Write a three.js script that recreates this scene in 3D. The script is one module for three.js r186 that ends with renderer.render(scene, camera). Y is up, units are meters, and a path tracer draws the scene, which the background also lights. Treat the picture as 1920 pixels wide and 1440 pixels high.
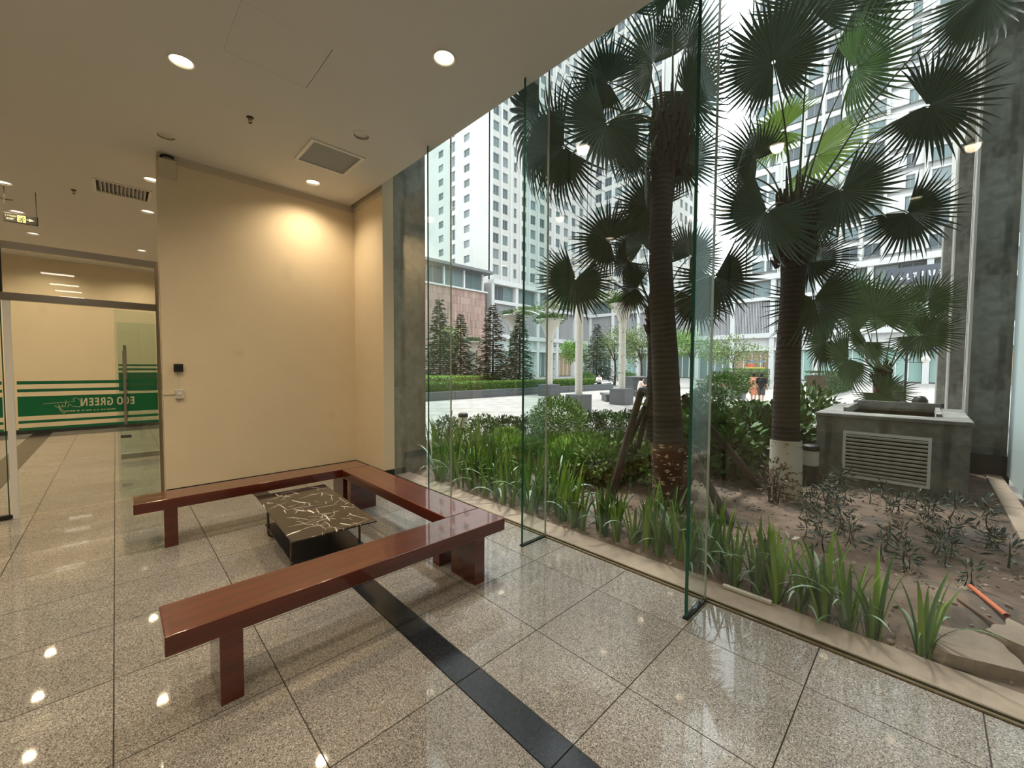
import * as THREE from 'three';
import { RoundedBoxGeometry } from 'three/addons/geometries/RoundedBoxGeometry.js';
import { mergeGeometries, mergeVertices } from 'three/addons/utils/BufferGeometryUtils.js';
import { MarchingCubes } from 'three/addons/objects/MarchingCubes.js';
import { RectAreaLightUniformsLib } from 'three/addons/lights/RectAreaLightUniformsLib.js';

// ---------------------------------------------------------------- camera, sky, sun, exposure
RectAreaLightUniformsLib.init();
const scene = new THREE.Scene();
const EYE = 1.558;
const camera = new THREE.PerspectiveCamera(86.84, 1920 / 1440, 0.05, 900);
{
  const yaw = THREE.MathUtils.degToRad(44.34), pitch = THREE.MathUtils.degToRad(-2.34), roll = THREE.MathUtils.degToRad(0.317);
  const fwd = new THREE.Vector3(Math.sin(yaw) * Math.cos(pitch), Math.sin(pitch), -Math.cos(yaw) * Math.cos(pitch));
  const right = new THREE.Vector3(Math.cos(yaw), 0, Math.sin(yaw));
  const up = new THREE.Vector3().crossVectors(right, fwd);
  camera.position.set(0, EYE, 0);
  camera.up.copy(right).multiplyScalar(-Math.sin(roll)).addScaledVector(up, Math.cos(roll));
  camera.lookAt(new THREE.Vector3(0, EYE, 0).add(fwd));
}
const renderer = new THREE.WebGLRenderer({ antialias: true });
renderer.toneMapping = THREE.LinearToneMapping;
renderer.toneMappingExposure = 1.0;
renderer.shadowMap.enabled = true;
renderer.shadowMap.type = THREE.PCFSoftShadowMap;
{ // an evenly overcast sky, a little brighter overhead than at the horizon
  const W = 64, Hh = 32, d = new Float32Array(W * Hh * 4);
  for (let j = 0; j < Hh; j++) for (let i = 0; i < W; i++) {
    const s = Math.max(0, Math.sin(((j + 0.5) / Hh - 0.5) * Math.PI)), l = (1 + 0.7 * s) / 1.35, k = (j * W + i) * 4;
    d[k] = l * 0.94; d[k + 1] = l * 1.0; d[k + 2] = l * 1.07; d[k + 3] = 1;
  }
  const t = new THREE.DataTexture(d, W, Hh, THREE.RGBAFormat, THREE.FloatType);
  t.mapping = THREE.EquirectangularReflectionMapping; t.magFilter = THREE.LinearFilter; t.minFilter = THREE.LinearFilter; t.needsUpdate = true;
  scene.background = t;
  scene.backgroundIntensity = 3.5;
}
const sun = new THREE.DirectionalLight(new THREE.Color(1, 0.96, 0.88), 4.2);   // veiled sun, high beyond the towers
sun.position.set(40, 80, -34); sun.target.position.set(14, 0, -8);
sun.castShadow = true; sun.shadow.radius = 14; sun.shadow.mapSize.set(2048, 2048);
Object.assign(sun.shadow.camera, { left: -60, right: 60, top: 60, bottom: -60, near: 1, far: 220 });
scene.add(sun, sun.target);

// ---------------------------------------------------------------- helpers
function rng(seed) { let a = seed >>> 0; return () => { a = (a + 0x6D2B79F5) | 0; let t = Math.imul(a ^ (a >>> 15), 1 | a); t = (t + Math.imul(t ^ (t >>> 7), 61 | t)) ^ t; return ((t ^ (t >>> 14)) >>> 0) / 4294967296; }; }
const R0 = rng(11);
const V = (x, y, z) => new THREE.Vector3(x, y, z);
const lin = (r, g, b) => new THREE.Color().setRGB(r, g, b);
const used = {};
function numbered(n) { const k = used[n] = (used[n] ?? -1) + 1; return k ? n + '_' + String(k).padStart(3, '0') : n; }
function tag(o, label, category, group, kind) { o.userData.label = label; if (category) o.userData.category = category; if (group) o.userData.group = group; if (kind) o.userData.kind = kind; return o; }
function shade(o) { o.traverse((m) => { if (m.isMesh) { m.castShadow = true; m.receiveShadow = true; } }); return o; }
function thing(name, label, category, pos = [0, 0, 0], turn = 0, group) {
  const o = new THREE.Group(); o.name = numbered(name); scene.add(o); o.position.set(...pos); o.rotation.y = turn; return tag(o, label, category, group);
}
function structure(name, label) { const o = new THREE.Group(); o.name = numbered(name); scene.add(o); return tag(o, label, null, null, 'structure'); }
function metric(g, ox = 0, oy = 0) { // uv in metres, from the dominant axis of each normal
  const p = g.attributes.position, n = g.attributes.normal, uv = new Float32Array(p.count * 2);
  for (let i = 0; i < p.count; i++) {
    const ax = Math.abs(n.getX(i)), ay = Math.abs(n.getY(i)), az = Math.abs(n.getZ(i)), x = p.getX(i), y = p.getY(i), z = p.getZ(i);
    if (ax >= ay && ax >= az) { uv[2 * i] = z + ox; uv[2 * i + 1] = y + oy; } else if (ay >= az) { uv[2 * i] = x + ox; uv[2 * i + 1] = z + oy; } else { uv[2 * i] = x + ox; uv[2 * i + 1] = y + oy; }
  }
  g.setAttribute('uv', new THREE.BufferAttribute(uv, 2)); return g;
}
function box(w, h, d, x = 0, y = 0, z = 0) { const g = new THREE.BoxGeometry(w, h, d); g.translate(x, y, z); return metric(g); }
function span(x0, x1, y0, y1, z0, z1) { return box(x1 - x0, y1 - y0, z1 - z0, (x0 + x1) / 2, (y0 + y1) / 2, (z0 + z1) / 2); }
function rbox(w, h, d, x = 0, y = 0, z = 0, r = 0.005, s = 2) { const g = new RoundedBoxGeometry(w, h, d, s, r); g.translate(x, y, z); return metric(g); }
function rod(a, b, r0, r1 = r0, seg = 8) {
  const d = new THREE.Vector3().subVectors(b, a), g = new THREE.CylinderGeometry(r1, r0, d.length(), seg, 1); g.translate(0, d.length() / 2, 0);
  g.applyQuaternion(new THREE.Quaternion().setFromUnitVectors(V(0, 1, 0), d.clone().normalize())); g.translate(a.x, a.y, a.z); return g;
}
function pipe(points, r, seg = 24, rad = 8) { return new THREE.TubeGeometry(new THREE.CatmullRomCurve3(points), seg, r, rad); }
function flat(list) { // strip to what all can share, then merge
  const gs = list.map((g) => { let h = g.index ? g.toNonIndexed() : g; for (const k of Object.keys(h.attributes)) if (!['position', 'normal', 'uv', 'color'].includes(k)) h.deleteAttribute(k); return h; });
  const col = gs.some((g) => g.attributes.color);
  if (col) for (const g of gs) if (!g.attributes.color) g.setAttribute('color', new THREE.BufferAttribute(new Float32Array(g.attributes.position.count * 3).fill(1), 3));
  for (const g of gs) if (!g.attributes.uv) g.setAttribute('uv', new THREE.BufferAttribute(new Float32Array(g.attributes.position.count * 2), 2));
  return gs.length === 1 ? gs[0] : mergeGeometries(gs);
}
function obj(name, geos, mat, parent, label) {
  const g = Array.isArray(geos) ? flat(geos) : geos, m = new THREE.Mesh(g, mat); m.name = name; m.castShadow = m.receiveShadow = true;
  if (parent) parent.add(m); if (label) m.userData.label = label; return m;
}
function top(name, geos, mat, label, category, group) { const m = obj(numbered(name), geos, mat, scene); return tag(m, label, category, group); }
function copyOf(root, label, group) {
  const base = root.name.replace(/_\d{3}$/, ''), c = root.clone(); c.name = numbered(base); scene.add(c); c.userData = { ...root.userData };
  if (label) c.userData.label = label; if (group) c.userData.group = group; return c;
}
const std = (o) => new THREE.MeshStandardMaterial(o);
const phy = (o) => new THREE.MeshPhysicalMaterial(o);

// ---------------------------------------------------------------- noise and textures
function lattice(seed, n) { const r = rng(seed), a = new Float32Array(n * n); for (let i = 0; i < a.length; i++) a[i] = r(); return (x, y) => {
  const xi = Math.floor(x), yi = Math.floor(y), fx = x - xi, fy = y - yi, u = fx * fx * (3 - 2 * fx), v = fy * fy * (3 - 2 * fy), w = (k) => ((k % n) + n) % n;
  const A = a[w(yi) * n + w(xi)], B = a[w(yi) * n + w(xi + 1)], C = a[w(yi + 1) * n + w(xi)], D = a[w(yi + 1) * n + w(xi + 1)];
  return A + (B - A) * u + (C - A) * v + (A - B - C + D) * u * v; }; }
function fbm(seed, base, oct) { const L = []; for (let o = 0; o < oct; o++) L.push(lattice(seed + o * 7, base << o)); return (u, v) => { let s = 0, a = 0.5, t = 0; for (let o = 0; o < oct; o++) { const n = base << o; s += a * L[o](u * n, v * n); t += a; a *= 0.5; } return s / t; }; }   // tiles over 0..1
function tex(w, h, fn, srgb = true, repeat = [1, 1]) {
  const d = new Uint8Array(w * h * 4), c = [0, 0, 0];
  for (let j = 0; j < h; j++) for (let i = 0; i < w; i++) { fn((i + 0.5) / w, (j + 0.5) / h, c, i, j); const k = (j * w + i) * 4; for (let q = 0; q < 3; q++) d[k + q] = Math.max(0, Math.min(255, c[q])); d[k + 3] = 255; }
  const t = new THREE.DataTexture(d, w, h); t.wrapS = t.wrapT = THREE.RepeatWrapping; t.magFilter = THREE.LinearFilter; t.minFilter = THREE.LinearMipmapLinearFilter; t.generateMipmaps = true;
  if (srgb) t.colorSpace = THREE.SRGBColorSpace; t.repeat.set(...repeat); t.anisotropy = 8; t.needsUpdate = true; return t;
}
function grey(c, v) { c[0] = c[1] = c[2] = v; }
const mixc = (c, a, b, t) => { for (let q = 0; q < 3; q++) c[q] = a[q] + (b[q] - a[q]) * t; };

function graniteTexture(size, cells, kinds, seed) {
  const r = rng(seed), px = new Float32Array(cells * cells), py = new Float32Array(cells * cells), kind = new Uint8Array(cells * cells);
  for (let i = 0; i < px.length; i++) { px[i] = r(); py[i] = r(); let q = r(), k = 0; while (k < kinds.length - 1 && q > kinds[k][0]) { q -= kinds[k][0]; k++; } kind[i] = k; }
  const fine = rng(seed + 1), cloud = fbm(seed + 2, 4, 3);
  return tex(size, size, (u, v, c) => {
    const x = u * cells, y = v * cells, xi = Math.floor(x), yi = Math.floor(y); let best = 9, bk = 0;
    for (let a = -1; a <= 1; a++) for (let b = -1; b <= 1; b++) { const ii = ((yi + b + cells) % cells) * cells + ((xi + a + cells) % cells), dx = xi + a + px[ii] - x, dy = yi + b + py[ii] - y, d = dx * dx + dy * dy; if (d < best) { best = d; bk = kind[ii]; } }
    const m = kinds[bk][1], n = 0.9 + 0.2 * fine(), w = 0.94 + 0.12 * cloud(u, v);
    c[0] = m[0] * n * w; c[1] = m[1] * n * w; c[2] = m[2] * n * w;
  });
}
const T = {};
T.granite = graniteTexture(1024, 290, [[0.40, [172, 169, 165]], [0.30, [146, 142, 138]], [0.14, [94, 91, 90]], [0.08, [214, 212, 209]], [0.08, [152, 138, 126]]], 21);
T.darkGranite = graniteTexture(512, 150, [[0.6, [36, 39, 46]], [0.25, [30, 32, 38]], [0.15, [44, 48, 55]]], 31);
T.greyGranite = graniteTexture(512, 120, [[0.5, [104, 108, 112]], [0.3, [82, 86, 90]], [0.2, [130, 134, 136]]], 33);
{ const n = fbm(41, 3, 4); T.ripple = tex(256, 256, (u, v, c) => grey(c, 255 * n(u, v)), false, [0.7, 0.7]); }
{ const a = fbm(51, 2, 5), b = fbm(52, 16, 3), s = fbm(53, 5, 4);
  T.plaster = tex(1024, 1024, (u, v, c) => { const t = 0.955 + 0.05 * a(u, v) + 0.02 * (b(u, v) - 0.5); const sp = Math.max(0, s(u, v) - 0.78) * 0.28; c[0] = 236 * (t - sp); c[1] = 221 * (t - sp * 1.1); c[2] = 193 * (t - sp * 1.35); }, true, [0.35, 0.35]); }
{ // mahogany: long fibres along u, darker pores and broad figure
  const f1 = lattice(61, 256), f2 = lattice(62, 256), w = fbm(63, 2, 3), fig = fbm(64, 3, 3);
  T.wood = tex(1024, 1024, (u, v, c) => { const y = v + 0.02 * (w(u, v) - 0.5); const fib = f1(u * 8, y * 256) * 0.6 + f2(u * 16, y * 256) * 0.4, broad = lattice8(y, u), f = fig(u, v); const t = 0.55 * fib + 0.3 * broad + 0.25 * f; mixc(c, [58, 18, 10], [112, 42, 22], t); const pore = f2(u * 24, y * 256) > 0.9 ? 0.72 : 1; c[0] *= pore; c[1] *= pore; c[2] *= pore; }, true, [0.5, 1]);
  function lattice8(y, u) { return 0.5 + 0.5 * Math.sin(y * 60 + 5 * w(u, y)); } }
{ const a = fbm(71, 4, 5), b = fbm(72, 24, 3), st = fbm(73, 6, 4);
  T.concrete = tex(1024, 1024, (u, v, c) => { const t = 0.72 + 0.4 * (a(u, v) - 0.5) + 0.22 * (b(u, v) - 0.5); const s = Math.max(0, st(u * 3 % 1, v * 0.5) - 0.55) * 1.1; const k = t * (1 - s); c[0] = 176 * k; c[1] = 175 * k; c[2] = 168 * k; }, true, [0.6, 0.6]);
  T.soil = tex(1024, 1024, (u, v, c) => { const t = 0.55 * a(u, v) + 0.45 * b(u, v); mixc(c, [66, 53, 45], [158, 136, 118], Math.pow(t, 1.3)); if (st(v, u) > 0.66) { c[0] *= 0.85; c[1] *= 0.9; c[2] *= 0.95; } }, true, [0.5, 0.5]);
  T.soilBump = tex(512, 512, (u, v, c) => grey(c, 255 * (0.4 * a(u, v) + 0.6 * b(u, v))), false, [0.7, 0.7]);
  T.sand = tex(512, 512, (u, v, c) => { const t = 0.6 * a(u, v) + 0.4 * b(u, v); mixc(c, [122, 107, 93], [172, 155, 138], t); }, true, [0.8, 0.8]); }
{ const a = fbm(81, 4, 4), l = lattice(82, 64);
  T.bark = tex(512, 1024, (u, v, c) => { const ring = 0.5 + 0.5 * Math.sin(v * 2 * Math.PI * 34 + 3 * (a(u, v) - 0.5)); const t = 0.45 * ring + 0.55 * a(u, v) * (0.7 + 0.6 * l(u * 32, v * 64)); mixc(c, [32, 29, 28], [74, 66, 61], t); }, true, [1, 1]);
  T.barkBump = tex(256, 512, (u, v, c) => { const ring = 0.5 + 0.5 * Math.sin(v * 2 * Math.PI * 34 + 3 * (a(u, v) - 0.5)); grey(c, 255 * (0.6 * ring + 0.4 * a(u, v))); }, false);
  const p = fbm(83, 20, 3);
  T.paint = tex(512, 512, (u, v, c) => { const t = p(u, v), d = a(v, u); mixc(c, [198, 190, 172], [222, 218, 206], d); if (t > 0.70 || (v < 0.5 && p(v, u) > 0.62)) mixc(c, [122, 92, 66], [158, 122, 88], d); }, true);
  T.flaked = tex(512, 1024, (u, v, c) => { const t = p(u, v * 2 % 1), d = a(v, u); mixc(c, [52, 34, 26], [104, 70, 50], d); if (t > 0.68) mixc(c, [180, 160, 128], [214, 200, 172], d); }, true);
  T.pole = tex(256, 512, (u, v, c) => { const d = a(u, v), e = l(u * 48, v * 6); mixc(c, [38, 33, 30], [100, 88, 80], 0.5 * d + 0.5 * e); }, true); }
{ const a = fbm(91, 3, 4), r = rng(92);
  T.paving = tex(1024, 1024, (u, v, c, i, j) => { const bx = Math.floor(u * 8), by = Math.floor(v * 8), e = Math.min((u * 8) % 1, (v * 8) % 1); const tone = 0.9 + 0.14 * (((bx * 7 + by * 13) % 5) / 5) + 0.1 * (a(u, v) - 0.5); const k = (e < 0.03 ? 0.8 : 1) * tone * (0.97 + 0.06 * r()); c[0] = 208 * k; c[1] = 203 * k; c[2] = 198 * k; }, true, [0.2, 0.2]); }
{ const a = fbm(95, 4, 3);
  T.facade = tex(512, 512, (u, v, c) => { const k = 0.93 + 0.1 * a(u, v); c[0] = 224 * k; c[1] = 222 * k; c[2] = 216 * k; }, true, [0.05, 0.05]);
  const l = lattice(96, 128);
  T.terracotta = tex(512, 512, (u, v, c) => { const s = (u * 40) % 1, row = Math.floor(v * 10), k = 0.82 + 0.22 * l(u * 40 - s, row * 5) + 0.1 * (a(u, v) - 0.5); const e = s < 0.12 || (v * 10) % 1 < 0.05 ? 0.8 : 1; c[0] = 196 * k * e; c[1] = 164 * k * e; c[2] = 152 * k * e; }, true, [0.08, 0.08]); }

const M = {
  granite: [1, 0.94, 1.05].map((k) => phy({ map: T.granite, color: lin(0.80 * k, 0.815 * k, 0.83 * k), roughness: 0.035, bumpMap: T.ripple, bumpScale: 0.0005, specularIntensity: 1 })),
  darkTile: phy({ map: T.darkGranite, roughness: 0.16, bumpMap: T.ripple, bumpScale: 0.0004 }),
  grout: std({ color: lin(0.07, 0.065, 0.06), roughness: 0.9 }),
  wall: std({ map: T.plaster, roughness: 0.85 }),
  ceiling: std({ color: lin(0.68, 0.675, 0.65), roughness: 0.92 }),
  cornice: std({ color: lin(0.60, 0.54, 0.44), roughness: 0.7 }),
  skirting: phy({ map: T.darkGranite, roughness: 0.25 }),
  steel: std({ color: lin(0.42, 0.38, 0.33), metalness: 1, roughness: 0.24 }),
  satin: std({ color: lin(0.46, 0.43, 0.40), metalness: 1, roughness: 0.42 }),
  brass: std({ color: lin(0.42, 0.34, 0.22), metalness: 1, roughness: 0.35 }),
  darkMetal: std({ color: lin(0.03, 0.03, 0.032), metalness: 0.6, roughness: 0.45 }),
  black: std({ color: lin(0.012, 0.012, 0.013), roughness: 0.5 }),
  pane: phy({ color: lin(0.955, 0.975, 0.965), transmission: 1, thickness: 0, roughness: 0, ior: 1.5 }),
  finPane: phy({ color: lin(0.90, 0.955, 0.94), transmission: 1, thickness: 0, roughness: 0, ior: 1.5 }),
  frosted: phy({ color: lin(0.34, 0.50, 0.50), transmission: 0.5, thickness: 0, roughness: 0.85, ior: 1.5 }),
  doorPane: phy({ color: lin(0.95, 0.97, 0.955), transmission: 1, thickness: 0, roughness: 0, ior: 1.5 }),
  glassEdge: phy({ color: lin(0.012, 0.085, 0.062), roughness: 0.12 }),
  silicone: std({ color: lin(0.50, 0.50, 0.46), roughness: 0.5 }),
  white: std({ color: lin(0.74, 0.73, 0.70), roughness: 0.55 }),
  plastic: std({ color: lin(0.62, 0.60, 0.55), roughness: 0.5 }),
  film: std({ color: lin(0.004, 0.14, 0.062), roughness: 0.45 }),
  bench: phy({ map: T.wood, roughness: 0.3, clearcoat: 1, clearcoatRoughness: 0.035 }),
  columnGrey: std({ map: T.concrete, color: lin(0.90, 0.93, 0.91), roughness: 0.8 }),
  trimGrey: std({ color: lin(0.62, 0.61, 0.58), roughness: 0.7 }),
  curb: std({ map: T.sand, roughness: 0.9, bumpMap: T.soilBump, bumpScale: 0.002 }),
  concrete: std({ map: T.concrete, roughness: 0.9, bumpMap: T.soilBump, bumpScale: 0.002 }),
  soil: std({ map: T.soil, roughness: 1, bumpMap: T.soilBump, bumpScale: 0.012 }),
  paving: std({ map: T.paving, color: lin(0.56, 0.56, 0.555), roughness: 0.85 }),
  facade: std({ map: T.facade, color: lin(0.69, 0.70, 0.685), roughness: 0.85 }),
  facadePale: std({ color: lin(0.56, 0.565, 0.55), roughness: 0.8 }),
  terracotta: std({ map: T.terracotta, color: lin(0.72, 0.72, 0.72), roughness: 0.85 }),
  greyGranite: phy({ map: T.greyGranite, color: lin(0.6, 0.6, 0.6), roughness: 0.45 }),
};
// ---------------------------------------------------------------- the lobby: floor, walls, ceiling
const CE = 3.97, GX = 2.81, WZ = -6.17, PZ = -6.42, FARZ = -14.1;
{
  const floor = structure('floor', 'polished speckled grey granite tiled floor with a black stone stripe');
  obj('slab', [span(-7.2, GX + 0.02, -0.4, -0.006, -14.3, 13.2)], M.grout, floor);
  obj('paving_field', [span(-7.0, -2.44, -0.006, -0.0005, -14.1, 13), span(-2.44, GX, -0.006, -0.0005, 1.43, 13)], M.granite[0], floor).userData.kind = 'stuff';
  const rows = []; for (let k = -3; k < 24; k++) { const b = -0.372 - 0.6 * k; if (b > FARZ) rows.push([Math.max(FARZ, b - 0.6), b]); }
  const cols = [[-2.443, -1.843], [-1.843, -1.243], [-1.243, -0.643], [-0.643, -0.043], [-0.043, 0.557], [0.557, 1.16], [1.16, 1.317, 1], [1.317, 1.75], [1.75, 2.386], [2.386, 2.785]];
  const colsFar = [[-2.443, -1.97], [-1.97, -1.37], [-1.37, -1.07, 1], [-1.07, -0.643], ...cols.slice(3)];
  const cache = {}, r = rng(5); let n = 0;
  for (const [z0, z1] of rows) for (const [x0, x1, dark] of (z1 < PZ ? colsFar : cols)) {
    const w = x1 - x0 - 0.0055, d = z1 - z0 - 0.0055, v = Math.floor(r() * 3), key = w.toFixed(3) + d.toFixed(3) + v;
    if (!cache[key]) { const g = new THREE.BoxGeometry(w, 0.02, d); metric(g, r() * 3, r() * 3); cache[key] = g; }
    const m = obj(dark ? 'border_tile' : 'floor_tile', cache[key], dark ? M.darkTile : M.granite[Math.floor(r() * 3)], floor); m.position.set((x0 + x1) / 2, -0.01, (z0 + z1) / 2); n++;
  }
}
// ceiling with real openings for the lamps, the grilles and the access hatch
const LAMPS = [ // x, z, lit
  [0.435, -4.22, 1], [1.897, -2.72, 1], [1.917, -5.72, 1], [0.441, -5.69, 0], [1.897, -4.216, 0],
  [0.401, -7.13, 1], [0.425, -8.64, 1], [0.461, -11.64, 1], [-1.05, -10.13, 1], [-1.022, -11.59, 1], [-1.007, -8.65, 1], [-1.03, -7.13, 1], [-1.082, -9.44, 0],
  [0.435, -1.22, 1], [-1.03, 0.26, 1], [-1.03, -2.72, 1], [-1.03, -4.22, 1], [-2.5, -2.72, 1], [-2.5, -4.22, 1], [-2.5, -0.2, 1], [-3.97, -4.22, 1], [-3.97, -1.22, 1],
  [0.435, 1.78, 1], [-2.5, -8.65, 1], [-2.5, -10.13, 1], [-2.5, -11.6, 1], [-3.97, -10.13, 1], [-2.5, -13.0, 1], [-3.97, -13.0, 1], [0.46, -13.3, 1], [-1.02, -13.3, 1], [-0.42, 3.5, 1], [-1.68, 4.7, 1], [-0.39, 6.0, 1], [-1.63, 7.3, 1], [-0.35, 8.7, 1]];  // the corridor lamps in this row are added, unseen, to brighten the far wall
const GRILLE = [1.556, 2.12, -5.217, -4.64], DIFFUSER = [-0.143, 0.415, -8.12, -7.6], HATCH = [0.652, 1.247, -3.845, -3.25];
{
  const ceiling = structure('ceiling', 'smooth white plastered ceiling with recessed round lamps');
  const s = new THREE.Shape([[-7.2, -13.2], [2.585, -13.2], [2.585, 14.3], [-7.2, 14.3]].map((p) => new THREE.Vector2(...p)));   // y of the shape is -z
  for (const [x0, x1, z0, z1] of [GRILLE, DIFFUSER, HATCH]) s.holes.push(new THREE.Path([[x0, -z0], [x1, -z0], [x1, -z1], [x0, -z1]].map((p) => new THREE.Vector2(...p))));
  for (const [x, z] of LAMPS) { const p = new THREE.Path(); p.absarc(x, -z, 0.079, 0, Math.PI * 2, true); s.holes.push(p); }
  const g = new THREE.ExtrudeGeometry(s, { depth: 0.09, bevelEnabled: false, curveSegments: 20 }); g.rotateX(-Math.PI / 2); g.translate(0, CE, 0);
  obj('plaster_slab', metric(g), M.ceiling, ceiling);
  obj('fascia', [span(2.54, 2.585, CE + 0.09, 4.27, -14.3, 13.2)], M.ceiling, ceiling);
  obj('hatch_panel', [span(HATCH[0] + 0.0015, HATCH[1] - 0.0045, CE + 0.0005, CE + 0.02, HATCH[2] + 0.0015, HATCH[3] - 0.002)], M.ceiling, ceiling);
  obj('upper_slab', [span(-7.2, 2.9, 4.27, 4.42, -14.3, 13.2)], M.columnGrey, ceiling);
}
{
  const w = structure('wall_left', 'cream plastered wall behind the long wooden bench');
  obj('plaster', [span(0.39, 2.81, 0, 4.27, WZ - 0.17, WZ)], M.wall, w);
  const w2 = structure('wall_corner', 'short cream plastered return wall ending at the glass');
  obj('plaster', [span(2.65, 2.81, 0, 4.27, WZ, -5.25)], M.wall, w2);
  const b = structure('baseboard_left', 'low black stone skirting under the cream wall');
  obj('stone', [span(0.39, 2.65, 0, 0.108, WZ, WZ + 0.012)], M.skirting, b);
  const b2 = structure('baseboard_corner', 'black stone skirting on the short return wall');
  obj('stone', [span(2.638, 2.65, 0, 0.108, WZ + 0.012, -5.238), span(2.638, 2.80, 0, 0.108, -5.25, -5.238)], M.skirting, b2);
  const prof = (f) => [f(0.022, 3.935, 3.97), f(0.013, 3.90, 3.935), f(0.018, 3.885, 3.90)];
  const t1 = structure('trim_1', 'stepped plaster cornice along the top of the cream wall');
  obj('moulding', prof((d, a, c) => span(0.39, 2.65, a, c, WZ, WZ + d)), M.cornice, t1);
  const t2 = structure('trim_2', 'stepped plaster cornice on the short return wall');
  obj('moulding', prof((d, a, c) => span(2.65 - d, 2.65, a, c, WZ + 0.022, -5.25)), M.cornice, t2);
  const f = structure('wall_far', 'cream corridor wall beyond the glass doors');
  obj('plaster', [span(-7, 2.81, 0, CE + 0.05, FARZ - 0.18, FARZ)], M.wall, f);
  const fb = structure('baseboard_far', 'black stone skirting of the corridor wall'); obj('stone', [span(-7, 2.81, 0, 0.1, FARZ, FARZ + 0.012)], M.skirting, fb);
  const rest = [['wall_west', 'plain cream lobby wall opposite the glass', span(-7.2, -7.0, 0, CE + 0.05, -14.2, 13.1)], ['wall_back', 'plain cream lobby wall behind the viewer', span(-7.2, 2.81, 0, CE + 0.05, 13.0, 13.2)],
    ['wall_corridor', 'cream side wall of the corridor past the doors', span(2.70, 2.81, 0, 4.27, -14.2, WZ - 0.17)], ['wall_east', 'cream wall continuing past the glazed bay', span(2.70, 2.90, 0, 4.27, 0.90, 13.1)]];
  for (const [n, l, g] of rest) obj('plaster', [g], M.wall, structure(n, l));
  const up = structure('wall_upper', 'storeys of the building above the lobby'); obj('mass', [span(-12, 2.9, 4.42, 40, -22, 16)], M.facade, up);
}
// ---------------------------------------------------------------- the glass wall: panes, joints, stiffening fins
{
  const cuts = [-5.25, -3.90, -2.425, -1.0, 0.44, 0.80], words = ['beside the grey pillar, partly behind the benches', 'behind the benches', 'in front of the leaning trunk props', 'in front of the palm with the white painted foot', 'at the building corner'];
  for (let i = 0; i < 5; i++) {
    const w = structure('window_' + (i + 1), 'frameless floor to ceiling glass pane ' + words[i]), z0 = cuts[i], z1 = cuts[i + 1];
    obj('pane', [span(GX - 0.006, GX + 0.006, 0.004, 4.268, z0 + 0.006, z1 - 0.006)], M.pane, w);
    obj('joint', [span(GX - 0.006, GX + 0.007, 0.004, 4.268, z1 - 0.006, z1 + 0.006)], M.silicone, w, 'pale silicone joint');
    obj('base_channel', [span(GX - 0.022, GX - 0.008, -0.005, 0.010, z0, z1), span(GX + 0.010, GX + 0.018, -0.005, 0.014, z0, z1)], M.brass, w, 'dull brass floor channel');
    if (i < 4) {
      const f = obj('fin', [span(2.506, 2.797, 0.012, 4.10, z1 - 0.0095, z1 + 0.0095)], M.finPane, w, 'upright glass stiffening fin');
      obj('fin_edge', [span(2.500, 2.506, 0.012, 4.10, z1 - 0.0095, z1 + 0.0095)], M.glassEdge, f, 'green glass edge');
      obj('fin_shoe', [span(2.49, 2.795, 0.0, 0.012, z1 - 0.017, z1 + 0.017)], M.darkMetal, f, 'dark steel shoe');
    }
  }
}
// side glazing at the right end of the bed
{
  const w = structure('window_6', 'pale frosted side glazing along the right kerb of the planted bed');
  obj('pane', [span(GX + 0.10, 9.1, 0.05, 6.8, 0.84, 0.852)], M.frosted, w);
  for (const x of [4.4, 6.0, 7.6]) obj('joint', [span(x - 0.006, x + 0.006, 0.05, 6.8, 0.835, 0.857)], M.silicone, w);
}
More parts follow.
